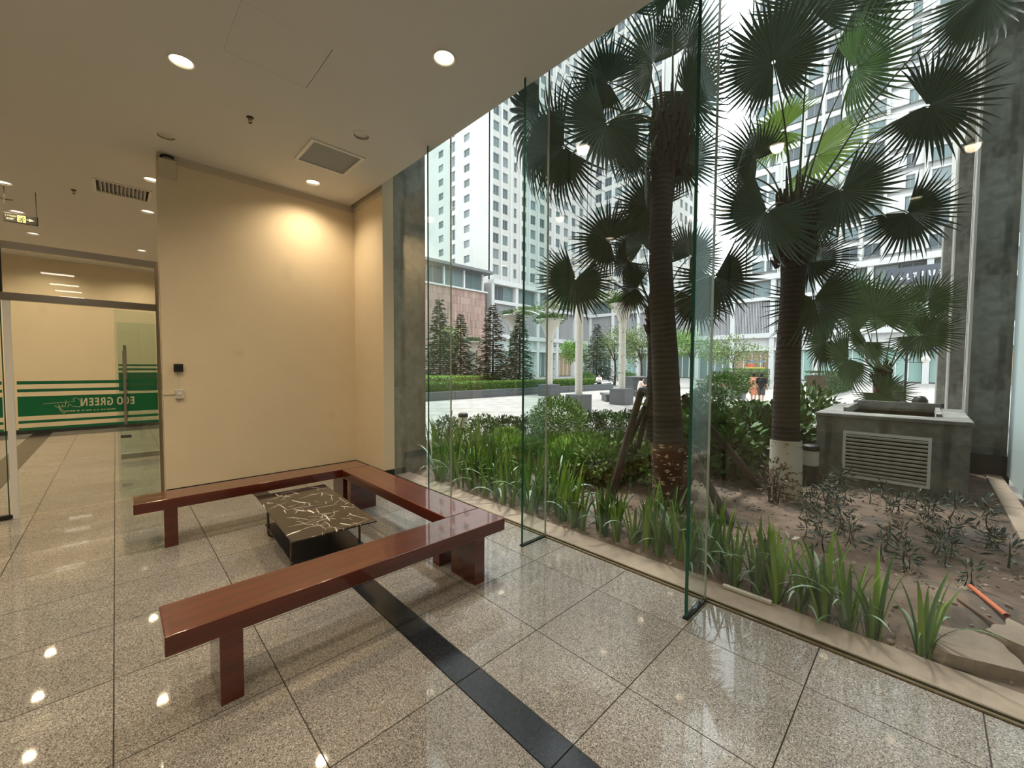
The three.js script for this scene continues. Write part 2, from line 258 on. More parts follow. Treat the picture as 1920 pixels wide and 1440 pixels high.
// ---------------------------------------------------------------- glass partition and doors on the left
{
  const p = thing('glass_partition', 'steel framed glass partition with green striped film and mirrored lettering', 'partition', [0, 0, PZ]);
  const z = (x0, x1, y0, y1, d0 = -0.02, d1 = 0.02) => span(x0, x1, y0, y1, d0, d1);
  obj('top_rail', [z(-7, 0.39, 2.705, 2.778, -0.03, 0.03)], M.steel, p);
  obj('middle_rail', [z(-7, 0.362, 2.20, 2.275, -0.03, 0.03)], M.steel, p);
  obj('jamb', [z(0.358, 0.39, 0, 2.705, -0.03, 0.03)], M.steel, p);
  for (const x of [-0.788, -2.2, -4.6]) obj('transom_joint', [z(x - 0.008, x + 0.008, 2.275, 2.705, -0.008, 0.008)], M.darkMetal, p);
  obj('transom_pane', [z(-0.78, 0.358, 2.275, 2.705, -0.005, 0.005)], M.doorPane, p);
  obj('transom_pane', [z(-7, -0.796, 2.275, 2.705, -0.005, 0.005)], M.doorPane, p);
  obj('post', [z(-0.785, -0.735, 0.0, 2.20, -0.02, 0.02)], M.white, p, 'white upright post');
  const bands = [[1.357, 1.391], [1.279, 1.309], [0.958, 0.986], [0.885, 0.913]];
  const pane = obj('glass_pane', [z(-0.733, 0.356, 0.012, 2.198, -0.005, 0.005)], M.doorPane, p);
  for (const [a, b] of bands) obj('film_stripe', [z(-0.715, 0.355, a, b, 0.0055, 0.0062)], M.film, pane, 'thin green film stripe');
  { // the printed band, seen from its back: the lettering runs mirrored
    const W = 2048, H = 384, c = document.createElement('canvas'); c.width = W; c.height = H; const k = c.getContext('2d'), X = (x) => (0.355 - x) / 1.07 * W, Y = (y) => (1.234 - y) / 0.203 * H;
    k.fillStyle = '#01693f'; k.fillRect(0, 0, W, H);
    k.translate(W, 0); k.scale(-1, 1); k.fillStyle = '#d9cfae'; k.strokeStyle = '#d9cfae';
    k.textBaseline = 'alphabetic'; k.textAlign = 'left';
    const px = (0.205 / 0.203) * H * 0.645; k.font = 'bold ' + Math.round(px) + 'px sans-serif';
    const want = X(-0.283) - X(0.155), have = k.measureText('ECO GREEN').width; k.save(); k.translate(X(0.155), Y(1.112)); k.scale(want / have, 0.92); k.fillText('ECO GREEN', 0, 0); k.restore();
    k.lineWidth = 7; k.lineCap = 'round'; k.lineJoin = 'round';
    const S = (pts) => { k.beginPath(); k.moveTo(X(pts[0][0]), Y(pts[0][1])); for (let i = 1; i + 1 < pts.length; i += 2) k.quadraticCurveTo(X(pts[i][0]), Y(pts[i][1]), X(pts[i + 1][0]), Y(pts[i + 1][1])); k.stroke(); };
    S([[-0.348, 1.168], [-0.33, 1.158], [-0.325, 1.178], [-0.345, 1.215], [-0.30, 1.20], [-0.262, 1.165], [-0.285, 1.105], [-0.335, 1.108], [-0.352, 1.126]]);   // C
    S([[-0.352, 1.126], [-0.357, 1.142], [-0.366, 1.138], [-0.372, 1.11], [-0.376, 1.106]]);                                                                    // i
    S([[-0.384, 1.182], [-0.388, 1.15], [-0.394, 1.112], [-0.402, 1.108], [-0.41, 1.118]]); S([[-0.368, 1.158], [-0.46, 1.16], [-0.545, 1.151]]);              // t with its long bar
    S([[-0.41, 1.136], [-0.416, 1.104], [-0.43, 1.112], [-0.437, 1.135], [-0.44, 1.136]]); S([[-0.437, 1.135], [-0.44, 1.08], [-0.405, 1.045], [-0.385, 1.05], [-0.42, 1.088], [-0.455, 1.12], [-0.47, 1.128]]);   // y
    k.beginPath(); k.arc(X(-0.362), Y(1.168), 6, 0, 7); k.fill();
    k.font = 'bold 44px sans-serif'; const w2 = X(-0.395) - X(-0.005), h2 = k.measureText('TRAO CUỘC SỐNG TIỆN NGHI').width; k.save(); k.translate(X(-0.005), Y(1.058)); k.scale(w2 / h2, 0.85); k.fillText('TRAO CUỘC SỐNG TIỆN NGHI', 0, 0); k.restore();
    const t = new THREE.CanvasTexture(c); t.colorSpace = THREE.SRGBColorSpace; t.anisotropy = 8;
    const g = new THREE.BoxGeometry(1.07, 0.203, 0.0007); g.translate(-0.18, 1.1325, 0.006);
    obj('film_band', g, std({ map: t, roughness: 0.45 }), pane, 'wide green film band with mirrored cream lettering');
  }
  const leaf = obj('glass_pane', [z(0.0, 0.352, 0.015, 2.19, -0.075, -0.065)], M.finPane, p, 'greenish overlapping door leaf');
  obj('handle', [rod(V(0.072, 0.885, 0.045), V(0.072, 1.72, 0.045), 0.013, 0.013, 12), rod(V(0.072, 1.0, 0.0), V(0.072, 1.0, 0.045), 0.008), rod(V(0.072, 1.6, 0.0), V(0.072, 1.6, 0.045), 0.008)], M.satin, leaf, 'long upright steel pull handle');
  obj('handle', [rod(V(0.082, 0.92, -0.12), V(0.082, 1.79, -0.12), 0.013, 0.013, 12), rod(V(0.082, 1.0, -0.12), V(0.082, 1.0, -0.07), 0.008), rod(V(0.082, 1.6, -0.12), V(0.082, 1.6, -0.07), 0.008)], M.satin, leaf);
  const left = obj('glass_pane', [z(-2.19, -0.80, 0.012, 2.198, -0.005, 0.005)], M.doorPane, p, 'left hand glass door leaf');
  for (const [a, b] of [...bands, [1.031, 1.234]]) obj('film_stripe', [z(-2.18, -0.81, a, b, 0.0055, 0.0062)], M.film, left);
  obj('leaf_edge', [z(-0.803, -0.795, 0.012, 2.198, -0.006, 0.006)], M.glassEdge, left);
  obj('floor_hinge', [rbox(0.11, 0.045, 0.05, -0.83, 0.026, 0.0, 0.008)], M.black, left, 'black floor hinge');
  const wide = obj('glass_pane', [z(-6.99, -2.21, 0.012, 2.198, -0.005, 0.005)], M.doorPane, p);
  for (const [a, b] of [...bands, [1.031, 1.234]]) obj('film_stripe', [z(-6.9, -2.3, a, b, 0.0055, 0.0062)], M.film, wide);

  const d = thing('glass_door', 'frameless inner glass door with green stripes seen through the striped partition', 'door', [0, 0, -9.1]);
  const dl = obj('leaf', [z(0.03, 0.95, 0.05, 2.25, -0.006, 0.006)], M.finPane, d);
  for (const [a, b] of [[1.545, 1.575], [1.475, 1.51], [1.14, 1.44], [1.05, 1.08]]) obj('film_stripe', [z(0.035, 0.92, a, b, 0.0065, 0.0072)], M.film, dl);
  obj('bottom_rail', [rbox(0.92, 0.09, 0.04, 0.49, 0.075, 0, 0.006)], M.satin, d);
  obj('lock_case', [rbox(0.13, 0.045, 0.05, 0.10, 0.40, 0, 0.006)], M.darkMetal, d);
  obj('handle', [rod(V(0.12, 0.75, 0.05), V(0.12, 1.85, 0.05), 0.014, 0.014, 10), rod(V(0.12, 0.95, 0), V(0.12, 0.95, 0.05), 0.008), rod(V(0.12, 1.65, 0), V(0.12, 1.65, 0.05), 0.008)], M.satin, d);
}
// ---------------------------------------------------------------- ceiling fittings
const WARM = lin(1, 0.78, 0.51), LAMP_CD = 8.2;
{
  const lens = std({ color: lin(0.9, 0.85, 0.75), emissive: lin(1, 0.82, 0.56), emissiveIntensity: 5.5, roughness: 0.4 });
  const ring = new THREE.LatheGeometry([[0.074, 0.012], [0.076, -0.002], [0.084, -0.008], [0.094, -0.006], [0.096, 0.0]].map((p) => new THREE.Vector2(...p)), 32);
  const can = new THREE.LatheGeometry([[0.0, 0.085], [0.05, 0.083], [0.072, 0.03], [0.075, 0.0]].map((p) => new THREE.Vector2(...p)), 24);
  const disc = new THREE.LatheGeometry([[0.0, 0.006], [0.04, 0.0065], [0.073, 0.012], [0.073, 0.016], [0, 0.016]].map((p) => new THREE.Vector2(...p)), 24);
  const labels = { '0.435,-4.22': 'lit round downlight over the marble table', '1.897,-2.72': 'lit round downlight nearest the middle of the glass wall', '1.917,-5.72': 'lit round downlight close to the cream wall', '0.401,-7.13': 'lit downlight between the wall end and the slatted diffuser', '0.425,-8.64': 'lit corridor downlight just past the slatted diffuser', '-1.05,-10.13': 'lit corridor downlight just behind the exit sign', '-1.022,-11.59': 'lit corridor downlight further past the exit sign', '0.461,-11.64': 'lit corridor downlight beside the far corridor wall', '-1.007,-8.65': 'lit corridor downlight just before the exit sign' };
  for (const [x, z, lit] of LAMPS) {
    const g = z < PZ ? 'downlights over the corridor behind the partition' : z > -2.5 || x < 0 ? 'downlights elsewhere in the lobby ceiling' : null;
    const o = thing('downlight', labels[x + ',' + z] || (!lit ? (x > 1 ? 'unlit round downlight beside the square ceiling grille' : z < PZ ? 'unlit round downlight over the corridor' : 'unlit round downlight above the wall end') : z < PZ ? 'unseen extra lit downlight in the corridor ceiling behind the partition' : 'lit round downlight in the ceiling out of the seating corner'), 'downlight', [x, CE, z], 0, lit && g ? g : undefined);
    obj('trim_ring', ring, M.white, o); obj('reflector', can, M.steel, o); obj('lens', disc, lit ? lens : M.plastic, o, lit ? 'glowing warm lens' : 'dark lens');
    if (lit) { const s = new THREE.SpotLight(WARM, LAMP_CD, 0, 1.29, 1.0, 2); s.position.set(x, CE - 0.012, z); s.target.position.set(x, 0, z); s.castShadow = true; s.shadow.radius = 3; s.shadow.mapSize.set(512, 512); scene.add(s, s.target); }
  }
  const panelMat = std({ color: lin(0.9, 0.9, 0.9), emissive: lin(1, 0.93, 0.8), emissiveIntensity: 5 });
  for (const z of [3.4, 5.4, 6.9, 8.5]) {
    const o = thing('ceiling_light_panel', 'flat rectangular light panel in the lobby ceiling behind the viewer', 'ceiling light', [-1.03, CE, z], 0, 'light panels behind the viewer');
    obj('frame', [span(-0.31, 0.31, -0.012, 0.0, -0.16, -0.145), span(-0.31, 0.31, -0.012, 0, 0.145, 0.16), span(-0.31, -0.295, -0.012, 0, -0.145, 0.145), span(0.295, 0.31, -0.012, 0, -0.145, 0.145)], M.white, o);
    obj('light_diffuser', [span(-0.295, 0.295, -0.008, 0.0, -0.145, 0.145)], panelMat, o);
    const l = new THREE.RectAreaLight(lin(1, 0.9, 0.75), 7, 0.59, 0.29); l.position.set(-1.03, CE - 0.015, z); l.rotation.x = -Math.PI / 2; scene.add(l);
  }
  { // square return grille near the corner
    const [x0, x1, z0, z1] = GRILLE, w = x1 - x0, d = z1 - z0, o = thing('return_air_grille', 'square grey return air grille in a white frame by the cream wall', 'air grille', [(x0 + x1) / 2, CE, (z0 + z1) / 2]);
    const F = (a, b, c, e) => span(a, b, -0.012, 0.012, c, e), h = w / 2 + 0.012, q = d / 2 + 0.012;
    obj('frame', [F(-h, h, -q, -q + 0.038), F(-h, h, q - 0.038, q), F(-h, -h + 0.038, -q + 0.038, q - 0.038), F(h - 0.038, h, -q + 0.038, q - 0.038)], M.white, o);
    obj('filter', [span(-h + 0.03, h - 0.03, 0.03, 0.04, -q + 0.03, q - 0.03)], std({ color: lin(0.20, 0.20, 0.19), roughness: 0.95 }), o, 'grey mesh filter');
    const bar = box(w - 0.052, 0.014, 0.0035); for (let i = 1; i < 34; i++) { const b = obj('slat', bar, M.plastic, o); b.position.set(0, 0.008, -q + 0.038 + i * (2 * q - 0.076) / 34); b.rotation.x = 0.6; }
  }
  { // slatted supply diffuser beyond the partition
    const [x0, x1, z0, z1] = DIFFUSER, w = x1 - x0, d = z1 - z0, o = thing('supply_air_diffuser', 'white slatted air diffuser in the corridor ceiling past the partition', 'air grille', [(x0 + x1) / 2, CE, (z0 + z1) / 2]);
    const F = (a, b, c, e) => span(a, b, -0.012, 0.01, c, e), h = w / 2 + 0.012, q = d / 2 + 0.012;
    obj('frame', [F(-h, h, -q, -q + 0.03), F(-h, h, q - 0.03, q), F(-h, -h + 0.03, -q + 0.03, q - 0.03), F(h - 0.03, h, -q + 0.03, q - 0.03)], M.white, o);
    obj('duct', [span(-h + 0.02, h - 0.02, 0.27, 0.28, -q + 0.02, q - 0.02), span(-h + 0.012, -h + 0.02, 0.012, 0.28, -q + 0.02, q - 0.02), span(h - 0.02, h - 0.012, 0.012, 0.28, -q + 0.02, q - 0.02), span(-h + 0.012, h - 0.012, 0.012, 0.28, -q + 0.012, -q + 0.02), span(-h + 0.012, h - 0.012, 0.012, 0.28, q - 0.02, q - 0.012)], std({ color: lin(0.40, 0.40, 0.39), roughness: 0.6 }), o, 'plain sheet metal duct');
    const bar = box(0.004, 0.05, d - 0.04); for (let i = 1; i < 13; i++) { const b = obj('slat', bar, M.white, o); b.position.set(-h + 0.03 + i * (2 * h - 0.06) / 13, 0.02, 0); b.rotation.z = 0.5; }
  }
  for (const [x, z, l] of [[0.996, -4.678, 'small dark fire sprinkler head above the benches'], [-0.351, -8.309, 'small dark fire sprinkler head in the corridor ceiling']]) {
    const o = thing('sprinkler', l, 'sprinkler', [x, CE, z]); o.scale.setScalar(0.75);
    obj('escutcheon', new THREE.LatheGeometry([[0, -0.012], [0.03, -0.012], [0.042, -0.004], [0.042, 0]].map((p) => new THREE.Vector2(...p)), 20), M.darkMetal, o);
    obj('body', [rod(V(0, -0.045, 0), V(0, -0.01, 0), 0.010, 0.014, 10)], M.brass, o);
    obj('yoke', [pipe([V(-0.008, -0.02, 0), V(-0.02, -0.045, 0), V(0, -0.07, 0), V(0.02, -0.045, 0), V(0.008, -0.02, 0)], 0.0035, 16, 6)], M.darkMetal, o);
    obj('deflector', [new THREE.CylinderGeometry(0.02, 0.02, 0.003, 14).translate(0, -0.072, 0)], M.darkMetal, o);
  }
}
// exit sign hanging over the corridor
{
  const o = thing('exit_sign', 'hanging green exit sign with running figure and right arrow', 'sign', [-0.88, 3.565, -8.8], 0.0);
  const c = document.createElement('canvas'); c.width = 512; c.height = 192; const k = c.getContext('2d');
  k.fillStyle = '#14180a'; k.fillRect(0, 0, 512, 192); k.fillStyle = '#d8dc9a'; k.font = 'bold 40px sans-serif'; k.fillText('LỐI THOÁT', 20, 74, 170); k.font = 'bold 52px sans-serif'; k.fillStyle = '#efeecb'; k.fillText('EXIT', 36, 148, 140);
  k.fillStyle = '#f4f58a'; k.fillRect(200, 18, 132, 156); k.fillStyle = '#39420f'; k.fillRect(218, 34, 44, 10); k.beginPath(); k.arc(292, 58, 15, 0, 7); k.fill();
  k.lineWidth = 17; k.strokeStyle = '#39420f'; k.lineCap = 'round'; const L = (...p) => { k.beginPath(); k.moveTo(p[0], p[1]); for (let i = 2; i < p.length; i += 2) k.lineTo(p[i], p[i + 1]); k.stroke(); };
  L(276, 80, 262, 116); L(262, 116, 286, 136, 276, 164); L(262, 116, 246, 146, 222, 148); L(272, 84, 244, 92, 232, 108); L(276, 84, 300, 104, 314, 94);
  k.fillStyle = '#f7f6c2'; k.fillRect(340, 88, 40, 14); k.beginPath(); k.moveTo(380, 62); k.lineTo(470, 100); k.lineTo(380, 132); k.closePath(); k.fill();
  const t = new THREE.CanvasTexture(c); t.colorSpace = THREE.SRGBColorSpace;
  obj('case', [rbox(0.306, 0.12, 0.028, 0, 0, -0.016, 0.004)], M.darkMetal, o);
  const g = new THREE.BoxGeometry(0.296, 0.111, 0.002); g.translate(0, 0, 0.0008);
  obj('lit_sign_face', g, std({ map: t, color: lin(0.35, 0.35, 0.35), emissive: lin(1, 1, 0.9), emissiveMap: t, emissiveIntensity: 0.6, roughness: 0.6 }), o, 'glowing printed sign face');
  for (const x of [-0.14, 0.14]) obj('hanger', [rod(V(x, 0.06, -0.015), V(x, CE - 3.565, -0.015), 0.004, 0.004, 6)], M.darkMetal, o);
  const l = new THREE.RectAreaLight(lin(0.9, 1, 0.5), 0.5, 0.296, 0.111); l.position.set(-0.88, 3.565, -8.79); l.rotation.y = Math.PI; scene.add(l);
}
// things on the cream wall
{
  const o = thing('door_sensor', 'small black sensor box on the cream wall above the switch box', 'sensor', [0.53, 1.532, WZ]);
  obj('housing', [rbox(0.086, 0.094, 0.05, 0, 0, 0.026, 0.008)], M.black, o); obj('eye', [rbox(0.05, 0.03, 0.006, 0, 0.012, 0.052, 0.002)], M.darkMetal, o);
  const s = thing('switch_box', 'beige surface switch box with white conduit on the cream wall', 'switch', [0.533, 1.222, WZ]);
  obj('back_box', [rbox(0.078, 0.11, 0.036, 0, 0, 0.019, 0.006)], M.plastic, s); obj('push_button', [rbox(0.03, 0.034, 0.008, 0, 0.004, 0.039, 0.003)], M.white, s);
  obj('conduit', [box(0.012, 0.21, 0.009, 0.0, 0.158, 0.005), box(0.105, 0.014, 0.009, -0.09, 0.0, 0.005)], M.plastic, s);
  const b = thing('junction_box', 'cream boxed cover high on the wall end under the ceiling', 'junction box', [0.482, 3.80, WZ]);
  obj('cover', [rbox(0.158, 0.20, 0.06, 0, 0, 0.031, 0.006)], M.cornice, b); obj('cable', [pipe([V(-0.05, 0.10, 0.03), V(-0.055, 0.13, 0.032), V(0.0, 0.148, 0.03), V(0.06, 0.14, 0.028)], 0.012, 14, 6)], M.darkMetal, b, 'dark bundled cable');
}
// ---------------------------------------------------------------- benches and table
function bench(label, L, pos, turn, inset) {
  const o = thing('wooden_bench', label, 'bench', pos, turn, 'polished benches round the marble table');
  obj('seat_plank', [rbox(L, 0.09, 0.31, 0, 0.376, 0, 0.006, 3)], M.bench, o);
  for (const s of [-1, 1]) obj('leg', [rbox(0.092, 0.331, 0.285, s * (L / 2 - inset), 0.1655, 0, 0.004)], M.bench, o);
  return o;
}
bench('reddish brown bench nearest the tiled stripe, its plank overhanging both legs', 1.957, [1.097, 0, -2.347], 0, 0.235);
bench('reddish brown bench along the glass wall, tucked between two others', 1.957, [1.912, 0, -3.487], Math.PI / 2, 0.15);
bench('reddish brown bench parallel to the cream wall', 1.985, [1.068, 0, -4.642], 0, 0.235);
{
  const o = thing('coffee_table', 'low rectangular black marble coffee table with white veins and bronze frame', 'coffee table', [1.185, 0, -3.69], -0.05);
  const N = 1024, c = document.createElement('canvas'); c.width = N; c.height = 2048; const k = c.getContext('2d'), r = rng(77), n = fbm(78, 4, 4);
  k.fillStyle = '#2e2a28'; k.fillRect(0, 0, N, 2048);
  for (let i = 0; i < 900; i++) { k.fillStyle = ['rgba(54,49,46,0.35)', 'rgba(26,24,23,0.35)', 'rgba(60,54,50,0.18)'][i % 3]; k.beginPath(); k.ellipse(r() * N, r() * 2048, 14 + r() * 70, 6 + r() * 26, r() * 3, 0, 7); k.fill(); }
  const vein = (x, y, a, len, w) => { let px = x, py = y, dir = a; for (let s = 0; s < len; s++) { const q = s / len; dir += (r() - 0.5) * 0.42; const nx = px + Math.cos(dir) * 15, ny = py + Math.sin(dir) * 15; k.strokeStyle = 'rgba(244,238,230,' + (0.75 + 0.25 * r()) + ')'; k.lineWidth = Math.max(1, w * (0.35 + 0.9 * Math.sin(Math.PI * Math.min(1, q + 0.08))) * (0.6 + 0.8 * r())); k.lineCap = 'round'; k.beginPath(); k.moveTo(px, py); k.lineTo(nx, ny); k.stroke(); if (r() < 0.06 && w > 4) vein(nx, ny, dir + (r() < 0.5 ? 0.9 : -0.9), Math.floor(len * 0.45), w * 0.5); px = nx; py = ny; } };
  for (let i = 0; i < 46; i++) vein(r() * N, r() * 2048, r() < 0.7 ? 0.9 + r() * 0.9 : r() * 3.1, 8 + Math.floor(r() * 18), 4 + r() * r() * 20);
  for (let i = 0; i < 9; i++) vein(r() * N * 0.5, 100 + i * 210, -0.12 + r() * 0.2, 18 + Math.floor(r() * 22), 6);
  const t = new THREE.CanvasTexture(c); t.colorSpace = THREE.SRGBColorSpace; t.anisotropy = 8;
  const marble = phy({ map: t, roughness: 0.16, clearcoat: 0.6, clearcoatRoughness: 0.04 });
  const slab = (w, d, y, th) => { const g = new RoundedBoxGeometry(w, th, d, 2, 0.004), p = g.attributes.position, uv = g.attributes.uv; for (let i = 0; i < p.count; i++) uv.setXY(i, p.getX(i) / w + 0.5, 0.5 - p.getZ(i) / d); g.translate(0, y, 0); return g; };
  obj('table_top', slab(0.61, 1.32, 0.332, 0.013), marble, o, 'black marble slab with white veins');
  const bronze = std({ color: lin(0.16, 0.115, 0.08), metalness: 0.8, roughness: 0.4 });
  for (const z of [-0.40, 0.42]) obj('leg_frame', [pipe([V(-0.255, 0.325, z), V(-0.255, 0.08, z), V(-0.25, 0.035, z), V(-0.215, 0.011, z), V(-0.16, 0.010, z), V(0.16, 0.010, z), V(0.215, 0.011, z), V(0.25, 0.035, z), V(0.255, 0.08, z), V(0.255, 0.325, z)], 0.010, 60, 8)], bronze, o, 'rounded bronze tube legs');
  for (const s of [-1, 1]) obj('rail', [box(0.014, 0.014, 0.82, 0.255 * s, 0.318, 0.01)], bronze, o);
  obj('lower_shelf', slab(0.53, 0.98, 0.105, 0.012), M.skirting, o, 'lower black stone shelf');
  for (const z of [-0.40, 0.42]) obj('shelf_bracket', [box(0.5, 0.012, 0.014, 0, 0.092, z)], bronze, o);
}
// ---------------------------------------------------------------- the planted bed outside
const PY = -0.40;                                                   // level of the plaza
const leafMat = (r, g, b, tr = 0, rough = 0.55) => (tr ? phy({ color: lin(r, g, b), roughness: 1, transmission: tr, thickness: 0, side: THREE.DoubleSide, vertexColors: true }) : std({ color: lin(r, g, b), roughness: rough, side: THREE.DoubleSide, vertexColors: true }));
const bumpy = fbm(301, 4, 4);
function soilHeight(x, z) { return 0.015 + 0.05 * (bumpy(x * 0.13 + 0.5, z * 0.13 + 0.5) - 0.5) + 0.05 * (bumpy(x * 0.41, z * 0.41) - 0.5) + 0.03 * (bumpy(x * 1.3, z * 1.3) - 0.5) + (x < 3.2 ? -0.02 : 0) + (x > 3.4 && x < 4.3 && z > -0.25 ? 0.07 * Math.sin((x - 3.4) * 3.5) * Math.min(1, (z + 0.25) * 3) : 0); }
{
  const poly = [[3.03, 0.70], [9.15, 0.70], [9.5, -4.5], [5.3, -7.3], [3.03, -7.6]];
  const inside = (x, z) => { let c = false; for (let i = 0, j = 4; i < 5; j = i++) { const [xi, zi] = poly[i], [xj, zj] = poly[j]; if ((zi > z) !== (zj > z) && x < (xj - xi) * (z - zi) / (zj - zi) + xi) c = !c; } return c; };
  const g = new THREE.PlaneGeometry(6.7, 8.5, 150, 190); g.rotateX(-Math.PI / 2); g.translate(3.03 + 3.35, 0, -3.5);
  const p = g.attributes.position; for (let i = 0; i < p.count; i++) { const x = p.getX(i), z = p.getZ(i); p.setY(i, inside(x, z) ? soilHeight(x, z) : -0.52); }
  g.computeVertexNormals(); for (let i = 0, u = g.attributes.uv; i < p.count; i++) u.setXY(i, p.getX(i), p.getZ(i));
  const s = structure('soil_bed', 'bare reddish brown garden soil'); obj('soil', g, M.soil, s);
  const k = structure('kerb_front', 'sandy stone kerb along the outside of the glass');
  obj('kerb_stone', [rbox(0.235, 0.44, 8.3, GX + 0.02 + 0.1175, -0.205, -3.35, 0.006)], M.curb, k);
  const k2 = structure('kerb_side', 'pale stone kerb along the right side of the bed');
  for (let x = 3.06; x < 9; x += 1.01) obj('kerb_stone', [rbox(1.0, 0.44, 0.16, x + 0.5, -0.185, 0.72, 0.006)], M.curb, k2);
}
// plaza, then the grey pillars at both ends of the glass
{
  const p = structure('plaza', 'pale stone paved plaza'); obj('paving', [span(GX + 0.02, 130, PY - 0.3, PY, -150, 150)], M.paving, p);
  const c = thing('entrance_pillar', 'smooth grey concrete pillar outside the left end of the glass wall', 'pillar', [0, PY, 0]);
  obj('shaft', [span(2.83, 3.335, 0, 5.2, -6.6, -5.275)], M.columnGrey, c); obj('reveal', [span(2.86, 3.345, 0.40, 0.90, -5.277, -5.272)], M.columnGrey, c);
  const pillar = (label, x0, x1, z0, z1, h) => {
    const o = thing('colonnade_pillar', label, 'pillar', [0, PY, 0]);
    obj('shaft', [span(x0, x1, 0.72, h, z0, z1)], M.columnGrey, o); obj('plinth', [span(x0 - 0.03, x1 + 0.03, 0, 0.72, z0 - 0.03, z1 + 0.03)], M.skirting, o, 'black stone plinth');
    for (const x of [x0 + 0.10, x0 + 0.34, x1 - 0.12]) obj('edge_trim', [span(x - 0.045, x + 0.045, 0.72, h, z0 - 0.028, z0)], M.trimGrey, o, 'pale vertical trim');
  };
  pillar('broad grey pillar with pale edge trim beside the louvred concrete box', 9.12, 9.95, 0.44, 0.835, 7.2);
  pillar('grey colonnade pillar standing further out past the broad one', 14.2, 15.4, 0.36, 0.95, 7.2);
  pillar('farthest slim grey pillar of the colonnade', 21.5, 23.0, 0.25, 0.95, 7.2);
  const w = structure('wall_wing', 'upper storeys of the side wing over the colonnade'); obj('mass', [span(2.95, 25, 6.85, 26, 0.42, 16)], M.facade, w); obj('inner_wall', [span(2.95, 25, PY, 6.85, 5.8, 6.0)], M.wall, w);
}
// louvred concrete plant box
{
  const o = thing('ventilation_box', 'weathered concrete ventilation box with white louvre grille', 'vent box', [0, 0, 0]);
  const g = [span(7.0, 7.12, -0.05, 0.15, -1.06, 0.375), span(7.0, 7.12, 0.705, 0.925, -1.06, 0.375), span(7.0, 7.12, 0.15, 0.705, -1.06, -0.74), span(7.0, 7.12, 0.15, 0.705, 0.04, 0.375), span(9.02, 9.1, -0.05, 0.925, -1.06, 0.375), span(7.12, 9.02, -0.05, 0.925, -1.06, -0.96), span(7.12, 9.02, -0.05, 0.925, 0.275, 0.375), span(7.12, 9.02, 0.74, 0.80, -0.96, 0.275), span(7.12, 9.02, -0.05, 0.02, -0.96, 0.275)];
  obj('body', g, M.concrete, o);
  obj('coping', [rbox(0.42, 0.05, 1.475, 7.185, 0.935, -0.3425, 0.012), rbox(0.34, 0.05, 1.475, 8.95, 0.935, -0.3425, 0.012), rbox(1.40, 0.05, 0.30, 8.09, 0.935, -0.925, 0.01), rbox(1.40, 0.05, 0.30, 8.09, 0.935, 0.24, 0.01)], M.concrete, o, 'pale chipped concrete rim');
  obj('upstand', [box(0.06, 0.10, 1.0, 8.78, 1.0, -0.34), box(1.3, 0.06, 0.05, 8.1, 0.985, -0.80), box(1.3, 0.04, 0.05, 8.1, 0.975, 0.12)], M.concrete, o);
  const gr = obj('grille_frame', [span(6.965, 7.0, 0.70, 0.735, -0.765, 0.065), span(6.965, 7.0, 0.12, 0.155, -0.765, 0.065), span(6.965, 7.0, 0.155, 0.70, -0.765, -0.735), span(6.965, 7.0, 0.155, 0.70, 0.035, 0.065)], M.white, o, 'white painted louvre frame');
  const sl = box(0.005, 0.042, 0.77); for (let i = 0; i < 11; i++) { const b = obj('slat', sl, M.white, gr); b.position.set(6.975, 0.183 + i * 0.049, -0.35); b.rotation.z = 0.78; }
}
function bollard(label, x, y, z, h) {
  const o = thing('bollard_light', label, 'bollard light', [x, y, z]);
  obj('post', [new THREE.CylinderGeometry(0.098, 0.098, h * 0.5, 24).translate(0, h * 0.25, 0)], M.darkMetal, o);
  obj('lamp_glass', [new THREE.CylinderGeometry(0.094, 0.094, h * 0.36, 24).translate(0, h * 0.68, 0)], phy({ color: lin(0.8, 0.79, 0.72), roughness: 0.35, transmission: 0.4, thickness: 0 }), o, 'frosted pale glass');
  obj('core', [new THREE.CylinderGeometry(0.03, 0.03, h * 0.34, 12).translate(0, h * 0.68, 0)], M.plastic, o);
  obj('cap', [new THREE.LatheGeometry([[0, h * 1.0], [0.07, h * 0.995], [0.102, h * 0.96], [0.105, h * 0.86], [0, h * 0.86]].map((p) => new THREE.Vector2(...p)), 24)], M.darkMetal, o, 'dark cap');
}
bollard('short bollard lamp standing behind the bright strap leaves', 5.15, 0.0, -6.72, 0.61);
bollard('short bollard lamp beside the louvred concrete box', 6.64, 0.0, -1.06, 0.55);
{ const o = thing('plaza_bollard', 'plain black rounded bollard out past the concrete box', 'bollard', [20.2, PY, -0.15]); obj('post', [new THREE.LatheGeometry([[0, 1.05], [0.12, 1.02], [0.2, 0.9], [0.22, 0.7], [0.22, 0]].map((p) => new THREE.Vector2(...p)), 20)], M.darkMetal, o); }

